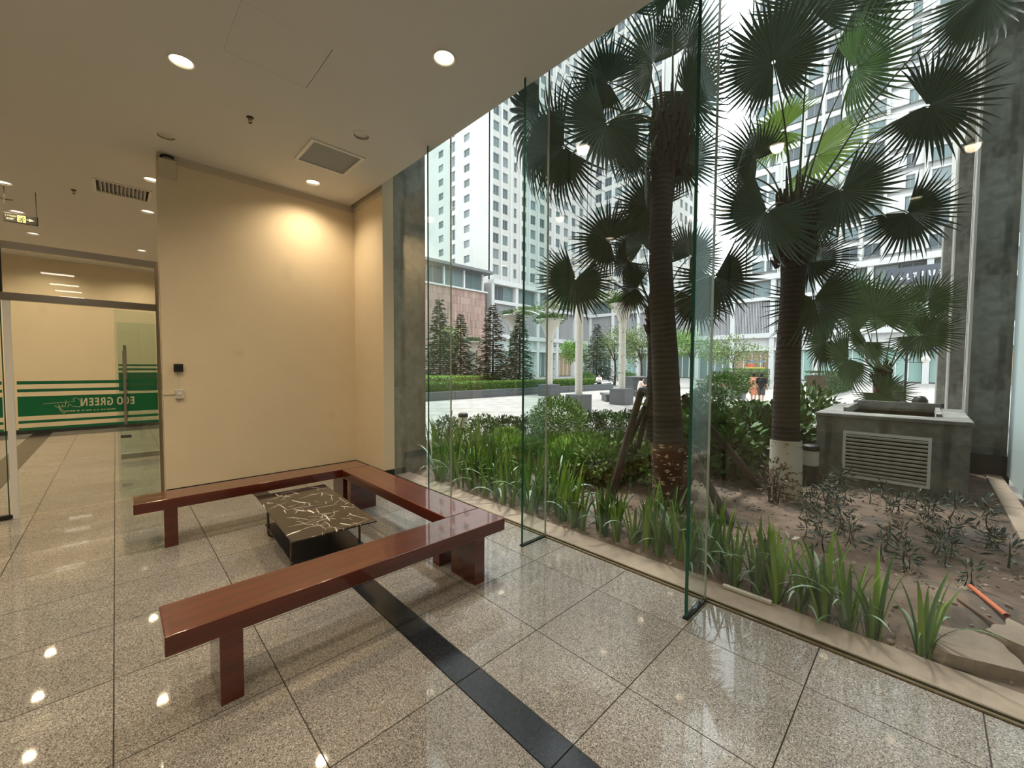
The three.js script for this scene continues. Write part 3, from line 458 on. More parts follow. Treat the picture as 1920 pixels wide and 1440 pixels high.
// ---------------------------------------------------------------- fan palms
function bladeGeometry(seed, nseg, spreadDeg, join, droop, fold) { // unit blade: hub at the origin, middle segment along +x, upper face +y
  const r = rng(seed), pos = [], col = [], half = THREE.MathUtils.degToRad(spreadDeg) / 2, da = half / nseg, ts = [0.03, 0.25, join, join + (1 - join) * 0.35, join + (1 - join) * 0.7, 0.93, 1];
  for (let i = 0; i < nseg; i++) {
    const a = -half + (2 * i + 1) * da, L = (0.80 + 0.20 * Math.cos(a * 0.55)) * (0.9 + 0.14 * r()), tip = 0.35 + 0.65 * r(), tone = 0.82 + 0.36 * r(), sway = (r() - 0.5) * 0.10, rows = [];
    for (const t of ts) {
      const rad = t * L, inJ = t <= join + 1e-6, wHalf = inJ ? rad * Math.tan(da) : join * L * Math.tan(da) * Math.max(0, 1 - Math.pow((t - join) / (1 - join), 1.15)) + 0.0012, s = Math.max(0, t - join) / (1 - join);
      const aa = a + sway * s, y = fold * Math.abs(Math.sin(aa * 0.7)) * rad * 0.5 - droop * rad * rad - 0.22 * tip * droop * s * s * s * 2, ridge = (inJ ? rad : join * L * (1 - s)) * da * 0.75;
      const cx = Math.cos(aa), cz = Math.sin(aa); rows.push([[rad * cx + wHalf * cz, y, rad * cz - wHalf * cx], [rad * cx, y + ridge, rad * cz], [rad * cx - wHalf * cz, y, rad * cz + wHalf * cx]]);
    }
    const tri = (p, q, s) => { pos.push(...p, ...q, ...s); for (let k = 0; k < 3; k++) col.push(tone, tone, tone); };
    for (let k = 0; k + 1 < rows.length; k++) for (let h = 0; h < 2; h++) { const A = rows[k][h], B = rows[k][h + 1], C = rows[k + 1][h], D = rows[k + 1][h + 1]; tri(A, B, D); tri(A, D, C); }
  }
  const g = new THREE.BufferGeometry(); g.setAttribute('position', new THREE.Float32BufferAttribute(pos, 3)); g.setAttribute('color', new THREE.Float32BufferAttribute(col, 3)); return g;
}
const BLADES = [bladeGeometry(1, 46, 285, 0.55, 0.16, 0.18), bladeGeometry(2, 42, 265, 0.52, 0.26, 0.28), bladeGeometry(3, 48, 300, 0.58, 0.10, 0.12), bladeGeometry(4, 40, 250, 0.5, 0.36, 0.36), bladeGeometry(5, 58, 345, 0.6, 0.10, 0.06)];
function taperTube(points, radii, seg, rad, uvLen = 1) {
  const c = new THREE.CatmullRomCurve3(points), F = c.computeFrenetFrames(seg), pos = [], uv = [], idx = [], L = c.getLength();
  for (let i = 0; i <= seg; i++) { const t = i / seg, p = c.getPointAt(t), f = t * (radii.length - 1), k = Math.min(radii.length - 2, Math.floor(f)), r = radii[k] + (radii[k + 1] - radii[k]) * (f - k);
    for (let j = 0; j <= rad; j++) { const a = j / rad * Math.PI * 2, n = F.normals[i].clone().multiplyScalar(Math.cos(a)).addScaledVector(F.binormals[i], Math.sin(a)); pos.push(p.x + n.x * r, p.y + n.y * r, p.z + n.z * r); uv.push(j / rad, t * L / uvLen); } }
  for (let i = 0; i < seg; i++) for (let j = 0; j < rad; j++) { const a = i * (rad + 1) + j, b = a + rad + 1; idx.push(a, b, a + 1, b, b + 1, a + 1); }
  const g = new THREE.BufferGeometry(); g.setAttribute('position', new THREE.Float32BufferAttribute(pos, 3)); g.setAttribute('uv', new THREE.Float32BufferAttribute(uv, 2)); g.setIndex(idx); g.computeVertexNormals(); return g;
}
function roughen(g, amp, seed, fy = 30) { const n = fbm(seed, 8, 3), p = g.attributes.position, m = g.attributes.normal, u = g.attributes.uv; for (let i = 0; i < p.count; i++) { const d = amp * (n((u.getX(i) % 1 + 1) % 1, (u.getY(i) * 0.5 % 1 + 1) % 1) - 0.5) + amp * 0.16 * Math.sin(u.getY(i) * fy * 2 * Math.PI); p.setXYZ(i, p.getX(i) + m.getX(i) * d, p.getY(i) + m.getY(i) * d, p.getZ(i) + m.getZ(i) * d); } g.computeVertexNormals(); return g; }
const barkMat = std({ map: T.bark, roughness: 0.95, bumpMap: T.barkBump, bumpScale: 0.006 }), fibreMat = std({ color: lin(0.045, 0.032, 0.024), roughness: 1 });
const frondMat = leafMat(0.034, 0.07, 0.034), frondYoung = leafMat(0.11, 0.18, 0.03, 0.45), frondPale = leafMat(0.065, 0.125, 0.04, 0.35), petioleMat = std({ color: lin(0.05, 0.07, 0.022), roughness: 0.7 });
function palm(name, label, trunk, radii, crown, fronds, opt = {}) {
  const base = trunk[0], o = thing(name, label, 'palm tree', [base.x, base.y, base.z]), loc = (v) => v.clone().sub(base), r = rng(opt.seed || 9);
  obj('trunk', roughen(taperTube(trunk.map(loc), radii, 90, 26, 2.0), 0.010, (opt.seed || 9) + 400, 22), opt.bark || barkMat, o, 'ringed dark trunk');
  const c = loc(crown), boots = [];
  for (let i = 0; i < 90; i++) { const a = i * 2.4, h = -0.62 * opt.sleeve + (i / 90) * 0.75 * opt.sleeve, R = (opt.crownR || 0.15), p0 = c.clone().add(V(Math.cos(a) * R * 0.55, h - 0.03, Math.sin(a) * R * 0.55)), swell = Math.sin(Math.PI * Math.min(1, 0.15 + i / 90)), up = 0.10 + 0.12 * r(), out = 0.03 + 0.09 * r() * swell; if (i % 3 === 0) boots.push(rod(p0.clone().add(V(Math.cos(a) * R * 0.28 * swell, 0.02, Math.sin(a) * R * 0.28 * swell)), p0.clone().add(V(Math.cos(a) * (R * 0.3 * swell + 0.03 * r()), -0.10 - 0.14 * r(), Math.sin(a) * (R * 0.3 * swell + 0.03 * r()))), 0.007, 0.002, 4)); const g = rod(p0, p0.clone().add(V(Math.cos(a) * out, up, Math.sin(a) * out)), 0.034, 0.012, 6); boots.push(g); }
  { const R = (opt.crownR || 0.15) * 0.5; boots.push(new THREE.SphereGeometry(R, 14, 10).scale(1, 1.5, 1).translate(c.x, c.y, c.z)); for (let i = 0; i < 9; i++) { const a = i * 2.1, t = 0.3 + 0.35 * r(); boots.push(rod(c.clone().add(V(Math.cos(a) * R * 0.5, 0, Math.sin(a) * R * 0.5)), c.clone().add(V(Math.cos(a) * (R * 0.5 + 0.06 * r()), t * opt.sleeve, Math.sin(a) * (R * 0.5 + 0.06 * r()))), 0.024, 0.006, 6)); } }
  if (boots.length) obj('leaf_bases', boots, fibreMat, o, 'dark fibrous leaf bases');
  fronds.forEach(([hx, hy, hz, tx, ty, tz, face, kind = 0], i) => {
    const H = loc(V(hx, hy, hz)), Tp = loc(V(tx, ty, tz)), ax = Tp.clone().sub(H), R = ax.length() * (opt.size || 1.06); ax.normalize();
    const toEye = V(0, EYE, 0).sub(V(hx, hy, hz)).normalize().negate(), up = V(0, 1, 0);
    let n = up.clone().multiplyScalar(1 - face * 0.8).addScaledVector(toEye, face); n.addScaledVector(ax, -n.dot(ax)).normalize(); const side = new THREE.Vector3().crossVectors(ax, n);
    const m = new THREE.Matrix4().makeBasis(ax, n, side).scale(V(R, R, R)); m.setPosition(H);
    const g = BLADES[kind === 3 ? 4 : (i + (opt.shift || 0)) % 4].clone().applyMatrix4(m); g.computeVertexNormals();
    const f = obj('frond', g, kind === 1 ? frondYoung : kind === 2 ? frondPale : (opt.leaf || frondMat), o, kind === 1 ? 'young yellow green fan frond' : undefined);
    const a = Math.atan2(H.z - c.z, H.x - c.x), s = c.clone().add(V(Math.cos(a) * 0.06, -0.05 + 0.1 * r(), Math.sin(a) * 0.06)), mid = s.clone().lerp(H, 0.55); mid.y += 0.12 * s.distanceTo(H) * (opt.arch ?? 1);
    obj('petiole', [taperTube([s, mid, H, H.clone().addScaledVector(ax, R * 0.22)], [0.017, 0.011, 0.008, 0.004], 18, 7)], petioleMat, f);
  });
  return o;
}
const P3 = (a) => V(...a);
const palm1 = palm('fan_palm', 'tall fan palm held by leaning wooden props', [[4.42, 0.0, -1.96], [4.38, 1.5, -2.04], [4.36, 2.98, -2.12], [4.40, 3.75, -2.12], [4.45, 4.30, -2.1]].map(P3), [0.185, 0.165, 0.15, 0.142, 0.132, 0.124, 0.116, 0.125, 0.09], V(4.45, 4.27, -2.1),
  [[3.91, 4.65, -2.52, 3.54, 4.71, -2.80, 0.90], [3.47, 4.40, -3.13, 3.11, 3.54, -3.30, 0.35], [3.75, 4.12, -2.43, 3.51, 3.47, -2.41, 0.60], [3.70, 4.06, -2.96, 3.26, 3.56, -3.23, 0.80], [4.73, 3.50, -2.42, 4.40, 3.67, -2.75, 1.00], [3.95, 5.37, -2.38, 3.79, 5.78, -2.41, 0.60], [4.43, 5.61, -2.06, 4.39, 5.99, -1.98, 0.50], [5.02, 5.41, -2.17, 5.29, 5.98, -2.08, 0.80], [4.69, 4.70, -2.03, 4.91, 4.37, -1.80, 0.60], [5.27, 4.95, -2.18, 5.76, 5.46, -2.02, 0.80], [4.84, 4.02, -2.13, 5.22, 3.88, -1.88, 0.80], [4.64, 4.19, -2.61, 4.49, 4.00, -2.89, 0.80], [4.09, 3.76, -2.14, 3.93, 3.30, -2.14, 0.30], [4.74, 5.23, -2.44, 4.73, 5.78, -2.76, 0.80]], { seed: 12, sleeve: 0.9, crownR: 0.26 });
obj('flaking_base', [taperTube([V(0, 0, 0), V(-0.012, 0.37, -0.02), V(-0.02, 0.74, -0.036)], [0.194, 0.186, 0.180], 12, 26, 0.8)], std({ map: T.flaked, roughness: 0.95, bumpMap: T.soilBump, bumpScale: 0.006 }), palm1, 'flaking reddish bark with pale patches');
palm('fan_palm', 'shorter fan palm just behind the propped trunk, fronds at half height', [[5.06, 0, -2.50], [5.02, 1.2, -2.5], [5.03, 2.30, -2.47]].map(P3), [0.10, 0.085, 0.08, 0.11], V(5.03, 2.28, -2.47), [[4.40, 3.11, -2.78, 3.98, 3.28, -3.07, 1.00], [3.92, 2.61, -2.94, 3.75, 2.11, -2.94, 0.70], [4.64, 2.90, -2.67, 4.40, 2.54, -2.75, 0.60], [5.15, 3.22, -2.75, 5.23, 3.73, -2.85, 1.00], [5.31, 2.69, -1.87, 5.32, 2.09, -1.69, 0.50], [5.72, 3.11, -2.34, 6.02, 3.51, -2.21, 0.90], [4.63, 2.54, -2.53, 4.28, 2.39, -2.73, 0.70], [5.65, 2.50, -2.23, 5.88, 2.08, -2.12, 0.70]], { seed: 13, sleeve: 0.5, crownR: 0.13, shift: 1 });
const palm2 = palm('fan_palm', 'fan palm with a white painted trunk foot', [[5.70, 0, -1.145], [5.74, 1.5, -1.17], [5.82, 2.65, -1.16], [5.85, 3.45, -1.18]].map(P3), [0.165, 0.15, 0.14, 0.135, 0.128, 0.122, 0.125, 0.135, 0.09], V(5.85, 3.44, -1.18), [[4.83, 4.65, -1.19, 4.68, 5.22, -1.24, 1.00, 3], [6.48, 5.19, -0.73, 6.93, 5.55, -0.31, 1.00, 2], [5.93, 4.22, -0.09, 5.92, 3.92, 0.41, 0.75], [6.32, 3.30, -0.22, 6.38, 2.88, 0.07, 0.75], [5.93, 3.58, -0.75, 5.78, 2.99, -0.59, 0.70], [5.31, 3.77, -1.52, 4.95, 3.32, -1.70, 0.60], [5.22, 3.31, -1.30, 4.85, 2.70, -1.41, 0.80], [5.78, 2.79, -1.00, 6.04, 2.84, -0.61, 0.60], [6.54, 4.78, -1.49, 6.23, 4.60, -1.92, 0.50, 1], [6.74, 4.39, -1.13, 7.36, 4.72, -0.82, 0.60, 1], [6.06, 5.17, 0.26, 5.95, 4.59, 0.46, 0.60], [7.04, 6.27, -0.81, 7.75, 6.85, -0.42, 0.90], [6.49, 3.42, -1.04, 7.03, 3.63, -0.81, 0.80], [6.07, 4.28, -1.65, 5.99, 4.67, -2.02, 0.80], [5.74, 5.62, -1.06, 5.80, 6.28, -1.04, 0.80], [5.68, 2.36, -0.93, 5.63, 1.81, -0.81, 0.40]], { seed: 14, sleeve: 1.0, crownR: 0.28, shift: 2 });
obj('painted_base', [taperTube([V(0, 0, 0), V(0.006, 0.36, -0.004), V(0.02, 0.71, -0.012)], [0.173, 0.166, 0.160], 12, 26, 0.71)], std({ map: T.paint, roughness: 0.9 }), palm2, 'whitewashed trunk foot with dirt');
palm('fan_palm', 'low stemmed fan palm growing behind the louvred concrete box', [[11.1, -0.3, -0.62], [11.1, 0.6, -0.63], [11.09, 1.5, -0.63]].map(P3), [0.16, 0.14, 0.15, 0.12], V(11.09, 1.48, -0.63), [[10.99, 2.68, -0.80, 10.83, 3.48, -0.86, 1.00], [11.48, 2.90, -0.05, 11.70, 3.36, 0.27, 1.00], [11.39, 2.24, -0.11, 11.74, 2.03, 0.39, 0.80], [10.32, 2.54, -1.31, 9.90, 2.86, -1.73, 0.90], [10.06, 2.11, -1.40, 9.54, 1.76, -1.74, 0.80], [10.35, 1.77, -1.09, 9.74, 1.35, -1.39, 0.85], [10.67, 1.09, -0.60, 10.81, 0.83, -0.17, 0.85], [10.87, 2.12, -0.88, 10.45, 1.58, -0.99, 0.60], [12.00, 2.62, -0.51, 12.46, 3.35, -0.38, 0.90], [11.22, 3.05, -1.15, 11.08, 3.64, -1.46, 0.90]], { seed: 15, sleeve: 0.5, crownR: 0.16, leaf: leafMat(0.085, 0.15, 0.06), bark: std({ color: lin(0.11, 0.05, 0.028), roughness: 0.95 }) });
// wooden props
{
  const mat = std({ map: T.pole, roughness: 0.95 }), list = [
    [[4.18, 1.30, -2.22], [4.12, 0.0, -2.56], 0.030, 'thick leaning prop left of the tall palm trunk'], [[4.46, 1.26, -2.24], [5.02, 0.0, -2.82], 0.026, 'prop leaning against the back of the tall palm trunk'], [[4.42, 1.10, -2.30], [5.12, 0.0, -3.10], 0.022, 'thin rear prop of the tall palm trunk'],
    [[4.62, 1.24, -1.93], [5.95, 0.0, -1.43], 0.028, 'long prop slanting right from the tall palm trunk'], [[4.60, 0.62, -1.72], [4.24, 0.0, -1.82], 0.026, 'short prop crossing low in front of the tall palm foot'], [[4.44, 0.72, -1.80], [4.30, 0.0, -1.30], 0.030, 'stout prop leaning toward the glass from the palm']];
  for (const [a, b, r1, l] of list) { const r = r1 * 1.45; const A = P3(a), B = P3(b); const base = B.clone(), o = thing('palm_prop', l, 'wooden prop', [base.x, base.y, base.z]); const d = A.clone().sub(B); obj('pole', roughen(taperTube([V(0, -0.03, 0), d.clone().multiplyScalar(0.5).add(V(0.012, 0, -0.01)), d], [r * 1.15, r, r * 0.85], 20, 9, 1), 0.006, 77, 3), mat, o); obj('binding', [taperTube([d.clone().multiplyScalar(0.965), d.clone().multiplyScalar(0.985)], [r * 1.05, r * 1.05], 2, 9)], M.black, o, 'dark tie'); }
  const t = thing('prop_tie_rail', 'thin horizontal rail tied across the trunk props', 'wooden rail', [4.3, 0.82, -2.45]); obj('rail', [rod(V(-0.15, 0.0, 0.05), V(0.62, 0.02, -0.28), 0.012, 0.011, 7)], mat, t); obj('tie', [rod(V(-0.06, -0.012, 0.01), V(-0.05, 0.014, 0.006), 0.016, 0.016, 7)], M.black, t);
}
// ---------------------------------------------------------------- strap leaved clumps along the kerb
function strapLeaf(len, width, lean, curl) {
  const n = 9, pos = [], col = [], rows = []; let x = 0, y = 0, a = lean; const s = len / n;
  for (let i = 0; i <= n; i++) { const t = i / n, w = width * (t < 0.12 ? 0.75 + 2 * t : 1) * Math.pow(Math.max(0, 1 - Math.pow(t, 2.6)), 0.8) / 2, nx = -Math.cos(a), ny = Math.sin(a); rows.push([[x + nx * w * 0.28, y + ny * w * 0.28, -w], [x, y, 0], [x + nx * w * 0.28, y + ny * w * 0.28, w]]); x += Math.sin(a) * s; y += Math.cos(a) * s; a += curl * (0.3 + 1.6 * t) / n; }
  const tri = (p, q, r) => { pos.push(...p, ...q, ...r); for (let k = 0; k < 3; k++) col.push(1, 1, 1); };
  for (let k = 0; k < n; k++) for (let h = 0; h < 2; h++) { const A = rows[k][h], B = rows[k][h + 1], C = rows[k + 1][h], D = rows[k + 1][h + 1]; tri(A, B, D); tri(A, D, C); }
  const g = new THREE.BufferGeometry(); g.setAttribute('position', new THREE.Float32BufferAttribute(pos, 3)); g.setAttribute('color', new THREE.Float32BufferAttribute(col, 3)); g.computeVertexNormals(); return g;
}
{
  const upright = [strapLeaf(0.52, 0.036, 0.06, 0.25), strapLeaf(0.46, 0.034, 0.14, 0.4), strapLeaf(0.42, 0.03, 0.2, 0.7), strapLeaf(0.56, 0.032, 0.1, 0.5)], arching = [strapLeaf(0.46, 0.026, 0.3, 2.3), strapLeaf(0.40, 0.024, 0.5, 2.6), strapLeaf(0.5, 0.024, 0.25, 1.8)];
  const greens = [leafMat(0.12, 0.235, 0.035), leafMat(0.07, 0.15, 0.04), leafMat(0.19, 0.33, 0.04)], paleG = leafMat(0.24, 0.34, 0.25);
  const r = rng(501), clump = (x, z, s, label, group, many = 1) => {
    const o = thing('strap_leaf_plant', label, 'plant', [x, soilHeight(x, z) - 0.01, z], r() * 6.28, group); o.scale.setScalar(s);
    const nu = Math.round((7 + r() * 4) * many), na = Math.round((2 + r() * 3) * many);
    for (let i = 0; i < nu + na; i++) { const isU = i < nu, m = obj('leaf', isU ? upright[Math.floor(r() * 4)] : arching[Math.floor(r() * 3)], isU ? greens[Math.floor(r() * 3)] : r() < 0.45 ? paleG : greens[1], o); const a = r() * 6.28, rr = 0.012 + 0.03 * r(); m.position.set(Math.cos(a) * rr, 0, Math.sin(a) * rr); m.rotation.set(0, -a, 0); m.scale.setScalar(0.75 + 0.4 * r()); }
  };
  // right part of the kerb: single clumps with bare soil between
  for (const [x, z, s] of [[3.16, -0.92, 0.92], [3.15, -0.66, 1.02], [3.13, -0.40, 1.06], [3.14, -0.17, 0.96], [3.13, 0.03, 0.86], [3.30, -1.05, 0.95], [3.36, -0.50, 0.8], [3.17, -0.78, 0.98], [3.15, -0.53, 0.9], [3.14, -0.29, 1.0], [3.32, -0.75, 0.85]]) clump(x, z, s, 'single strap leaved clump on bare soil toward the rubble end of the kerb', 'sparse strap leaved clumps', 1.1);
  for (let z = -1.16; z > -2.9; z -= 0.125) { clump(3.16 + 0.08 * r(), z + 0.05 * r(), 0.95 + 0.15 * r(), 'strap leaved clump in the kerb row below the trunk props', 'strap leaved clumps in front of the palms'); if (r() < 0.6) clump(3.36 + 0.18 * r(), z, 0.85 + 0.2 * r(), 'strap leaved clump in the kerb row below the trunk props', 'strap leaved clumps in front of the palms'); }
  for (let z = -2.95; z > -6.0; z -= 0.165) for (let x = 3.16; x < (z < -4.2 ? 4.15 : 3.75); x += 0.2) if (z > -4.9 || x > 3.72) clump(x + 0.08 * r(), z + 0.08 * r(), 1.06 + 0.28 * r() + (z < -4.2 ? 0.14 : 0), 'bright green strap leaved clump in the thick patch by the entrance pillar', 'thick patch of strap leaved clumps', 0.62);
}
// ---------------------------------------------------------------- shrubs
function leafCloud(seed, n, rx, ry, rz, size, aspect, shell = 0.55, flatTop = 0, jag = 0.25) {
  const r = rng(seed), pos = [], col = [], nm = [];
  const lump = fbm(seed + 3, 4, 3);
  for (let i = 0; i < n; i++) {
    let u = r() * 2 - 1, a = r() * 6.2832, q = Math.sqrt(1 - u * u), dir = V(q * Math.cos(a), u, q * Math.sin(a)); const k = Math.pow(shell + (1 - shell) * r(), 0.8) * (1 - jag + 2 * jag * lump((a / 6.2832 + 1) % 1, u * 0.5 + 0.5));
    const p = V(dir.x * rx * k, dir.y * ry * k, dir.z * rz * k); if (flatTop && p.y > flatTop) p.y = flatTop + 0.1 * (p.y - flatTop);
    const d = dir.clone().add(V((r() - 0.5) * 1.3, (r() - 0.2) * 1.0, (r() - 0.5) * 1.3)).normalize(), side = new THREE.Vector3().crossVectors(d, V(r() - 0.5, r() - 0.5 + 0.4, r() - 0.5)).normalize(), nn = new THREE.Vector3().crossVectors(side, d), L = size * (0.7 + 0.6 * r()), w = L * aspect * 0.5, tone = 0.62 + 0.76 * r(), yel = 1 + 0.25 * (r() - 0.5);
    const b = p, m1 = p.clone().addScaledVector(d, L * 0.5).addScaledVector(side, w).addScaledVector(nn, L * 0.08), m2 = p.clone().addScaledVector(d, L * 0.5).addScaledVector(side, -w).addScaledVector(nn, L * 0.08), t = p.clone().addScaledVector(d, L);
    for (const v of [b, m1, t, b, t, m2]) { pos.push(v.x, v.y, v.z); col.push(tone * yel, tone, tone / yel); }
  }
  const g = new THREE.BufferGeometry(); g.setAttribute('position', new THREE.Float32BufferAttribute(pos, 3)); g.setAttribute('color', new THREE.Float32BufferAttribute(col, 3)); g.computeVertexNormals(); return g;
}
function stems(seed, n, h, spread, r0) { const r = rng(seed), out = []; for (let i = 0; i < n; i++) { const a = r() * 6.28, s = spread * (0.3 + 0.7 * r()); out.push(taperTube([V(Math.cos(a) * 0.04, 0, Math.sin(a) * 0.04), V(Math.cos(a) * s * 0.5, h * 0.5, Math.sin(a) * s * 0.5), V(Math.cos(a) * s, h * (0.8 + 0.2 * r()), Math.sin(a) * s)], [r0, r0 * 0.7, r0 * 0.4], 5, 5)); } return out; }
const woodMat = std({ color: lin(0.055, 0.04, 0.03), roughness: 0.95 });
function shrub(name, label, pos, rx, h, n, size, aspect, mat, group, seed, o2 = {}) {
  const o = thing(name, label, o2.cat || 'shrub', pos, 0, group), lift = o2.lift ?? 0.45;
  obj('foliage', leafCloud(seed, n, rx, h * (1 - lift * 0.5) * 0.5, o2.rz || rx, size, aspect, o2.shell ?? 0.35, 0, o2.jag ?? 0.22).translate(0, h - h * (1 - lift * 0.5) * 0.5 * 0.95, 0), mat, o);
  obj('stems', stems(seed + 1, o2.stems || 7, h * 0.75, rx * 0.7, o2.r0 || 0.011), woodMat, o); return o;
}
const G = { dark: leafMat(0.042, 0.095, 0.026), mid: leafMat(0.072, 0.155, 0.03), light: leafMat(0.145, 0.265, 0.045), lime: leafMat(0.27, 0.42, 0.07), blue: leafMat(0.05, 0.08, 0.06), red: leafMat(0.09, 0.065, 0.045), pine: leafMat(0.05, 0.085, 0.05), olive: leafMat(0.17, 0.235, 0.085) };
[[5.11, -6.04], [5.55, -5.80], [5.98, -5.58], [6.45, -5.40], [6.95, -5.22], [7.42, -5.08], [7.88, -4.93], [8.38, -4.76], [8.85, -4.45], [9.15, -4.0]].forEach(([x, z], i) => shrub('clipped_shrub', 'dark green clipped shrub in the low hedge between bed and plaza', [x, 0, z], 0.36, 0.60, 1500, 0.055, 0.55, i % 3 ? G.dark : G.mid, 'low hedge between bed and plaza', 600 + i, { lift: 0.15 }));
shrub('round_shrub', 'large rounded shrub with light green new growth in front of the low hedge', [5.62, 0, -4.57], 0.54, 1.04, 5200, 0.045, 0.55, G.light, undefined, 620, { lift: 0.3, stems: 10, jag: 0.1, shell: 0.5 });
[[5.05, -3.45], [5.22, -3.18], [5.58, -3.04], [4.79, -2.81], [4.56, -3.03], [5.35, -2.62], [4.95, -2.35]].forEach(([x, z], i) => shrub('leafy_shrub', 'low leafy green shrub left of the propped palm trunk', [x, 0, z], 0.34, 0.58, 850, 0.085, 0.55, i % 2 ? G.mid : G.light, 'low leafy shrubs left of the palm', 640 + i, { lift: 0.2 }));
[[5.08, -3.87], [5.0, -4.24], [4.72, -3.72], [4.6, -4.15], [4.5, -4.6], [4.75, -5.0], [5.1, -5.3], [4.35, -3.4]].forEach(([x, z], i) => shrub('grassy_shrub', 'pale green fine leaved ground plant behind the strap leaves', [x, 0, z], 0.32, 0.42, 900, 0.13, 0.13, i % 2 ? G.light : G.lime, 'fine leaved ground plants', 660 + i, { lift: 0.0, cat: 'plant' }));
[[6.23, -2.43], [6.17, -2.07], [6.05, -1.85], [6.62, -1.64], [7.45, -1.74], [6.9, -2.3], [7.6, -2.6], [6.5, -3.0], [7.7, -1.55], [8.5, -1.6], [8.9, -2.4], [8.2, -3.2]].forEach(([x, z], i) => shrub('broad_leaved_shrub', 'dark glossy broad leaved shrub between the two palm trunks', [x, 0, z], 0.36, 0.92, 420, 0.14, 0.72, i % 2 ? G.dark : G.mid, 'broad leaved shrubs between the palms', 680 + i, { lift: 0.1, shell: 0.2 }));
shrub('small_shrub', 'small dark shrub by the foot of the entrance pillar', [5.17, 0, -7.3], 0.34, 0.44, 700, 0.07, 0.5, G.dark, undefined, 700, { lift: 0.1 });
shrub('creeping_weed', 'reddish leaved weed in front of the whitewashed palm foot', [5.42, 0, -1.2], 0.20, 0.52, 240, 0.045, 0.5, G.red, undefined, 701, { lift: 0, cat: 'plant', shell: 0.1 });
shrub('leafy_sapling', 'upright broad leaved sapling behind the left palm prop', [8.3, 0, -4.35], 0.22, 0.82, 70, 0.17, 0.8, G.mid, undefined, 702, { lift: 0, shell: 0.1 });
shrub('flowering_shrub', 'bushy green shrub left of the low palm behind the concrete box', [10.6, PY, -1.75], 0.6, 1.65, 700, 0.15, 0.5, G.mid, undefined, 703, { lift: 0.1 });
{ const g = [711, 712, 713].map((s) => [leafCloud(s, 30, 0.07, 0.10, 0.07, 0.07, 0.24, 0.1).translate(0, 0.13, 0), flat(stems(s + 5, 2, 0.18, 0.04, 0.004))]), r = rng(720);
  for (let i = 0; i < 52; i++) { const x = 4.15 + 2.6 * r(), z = -0.95 + 1.45 * r() ; if (x > 6.7) continue; const k = i % 3, o = thing('seedling', 'small dark bluish seedling planted in the bare soil before the concrete box', 'plant', [x, soilHeight(x, z) - 0.01, z], r() * 6, 'seedlings before the concrete box'); o.scale.setScalar(0.8 + 0.5 * r()); obj('foliage', g[k][0], G.blue, o); obj('stem', g[k][1], woodMat, o); } }
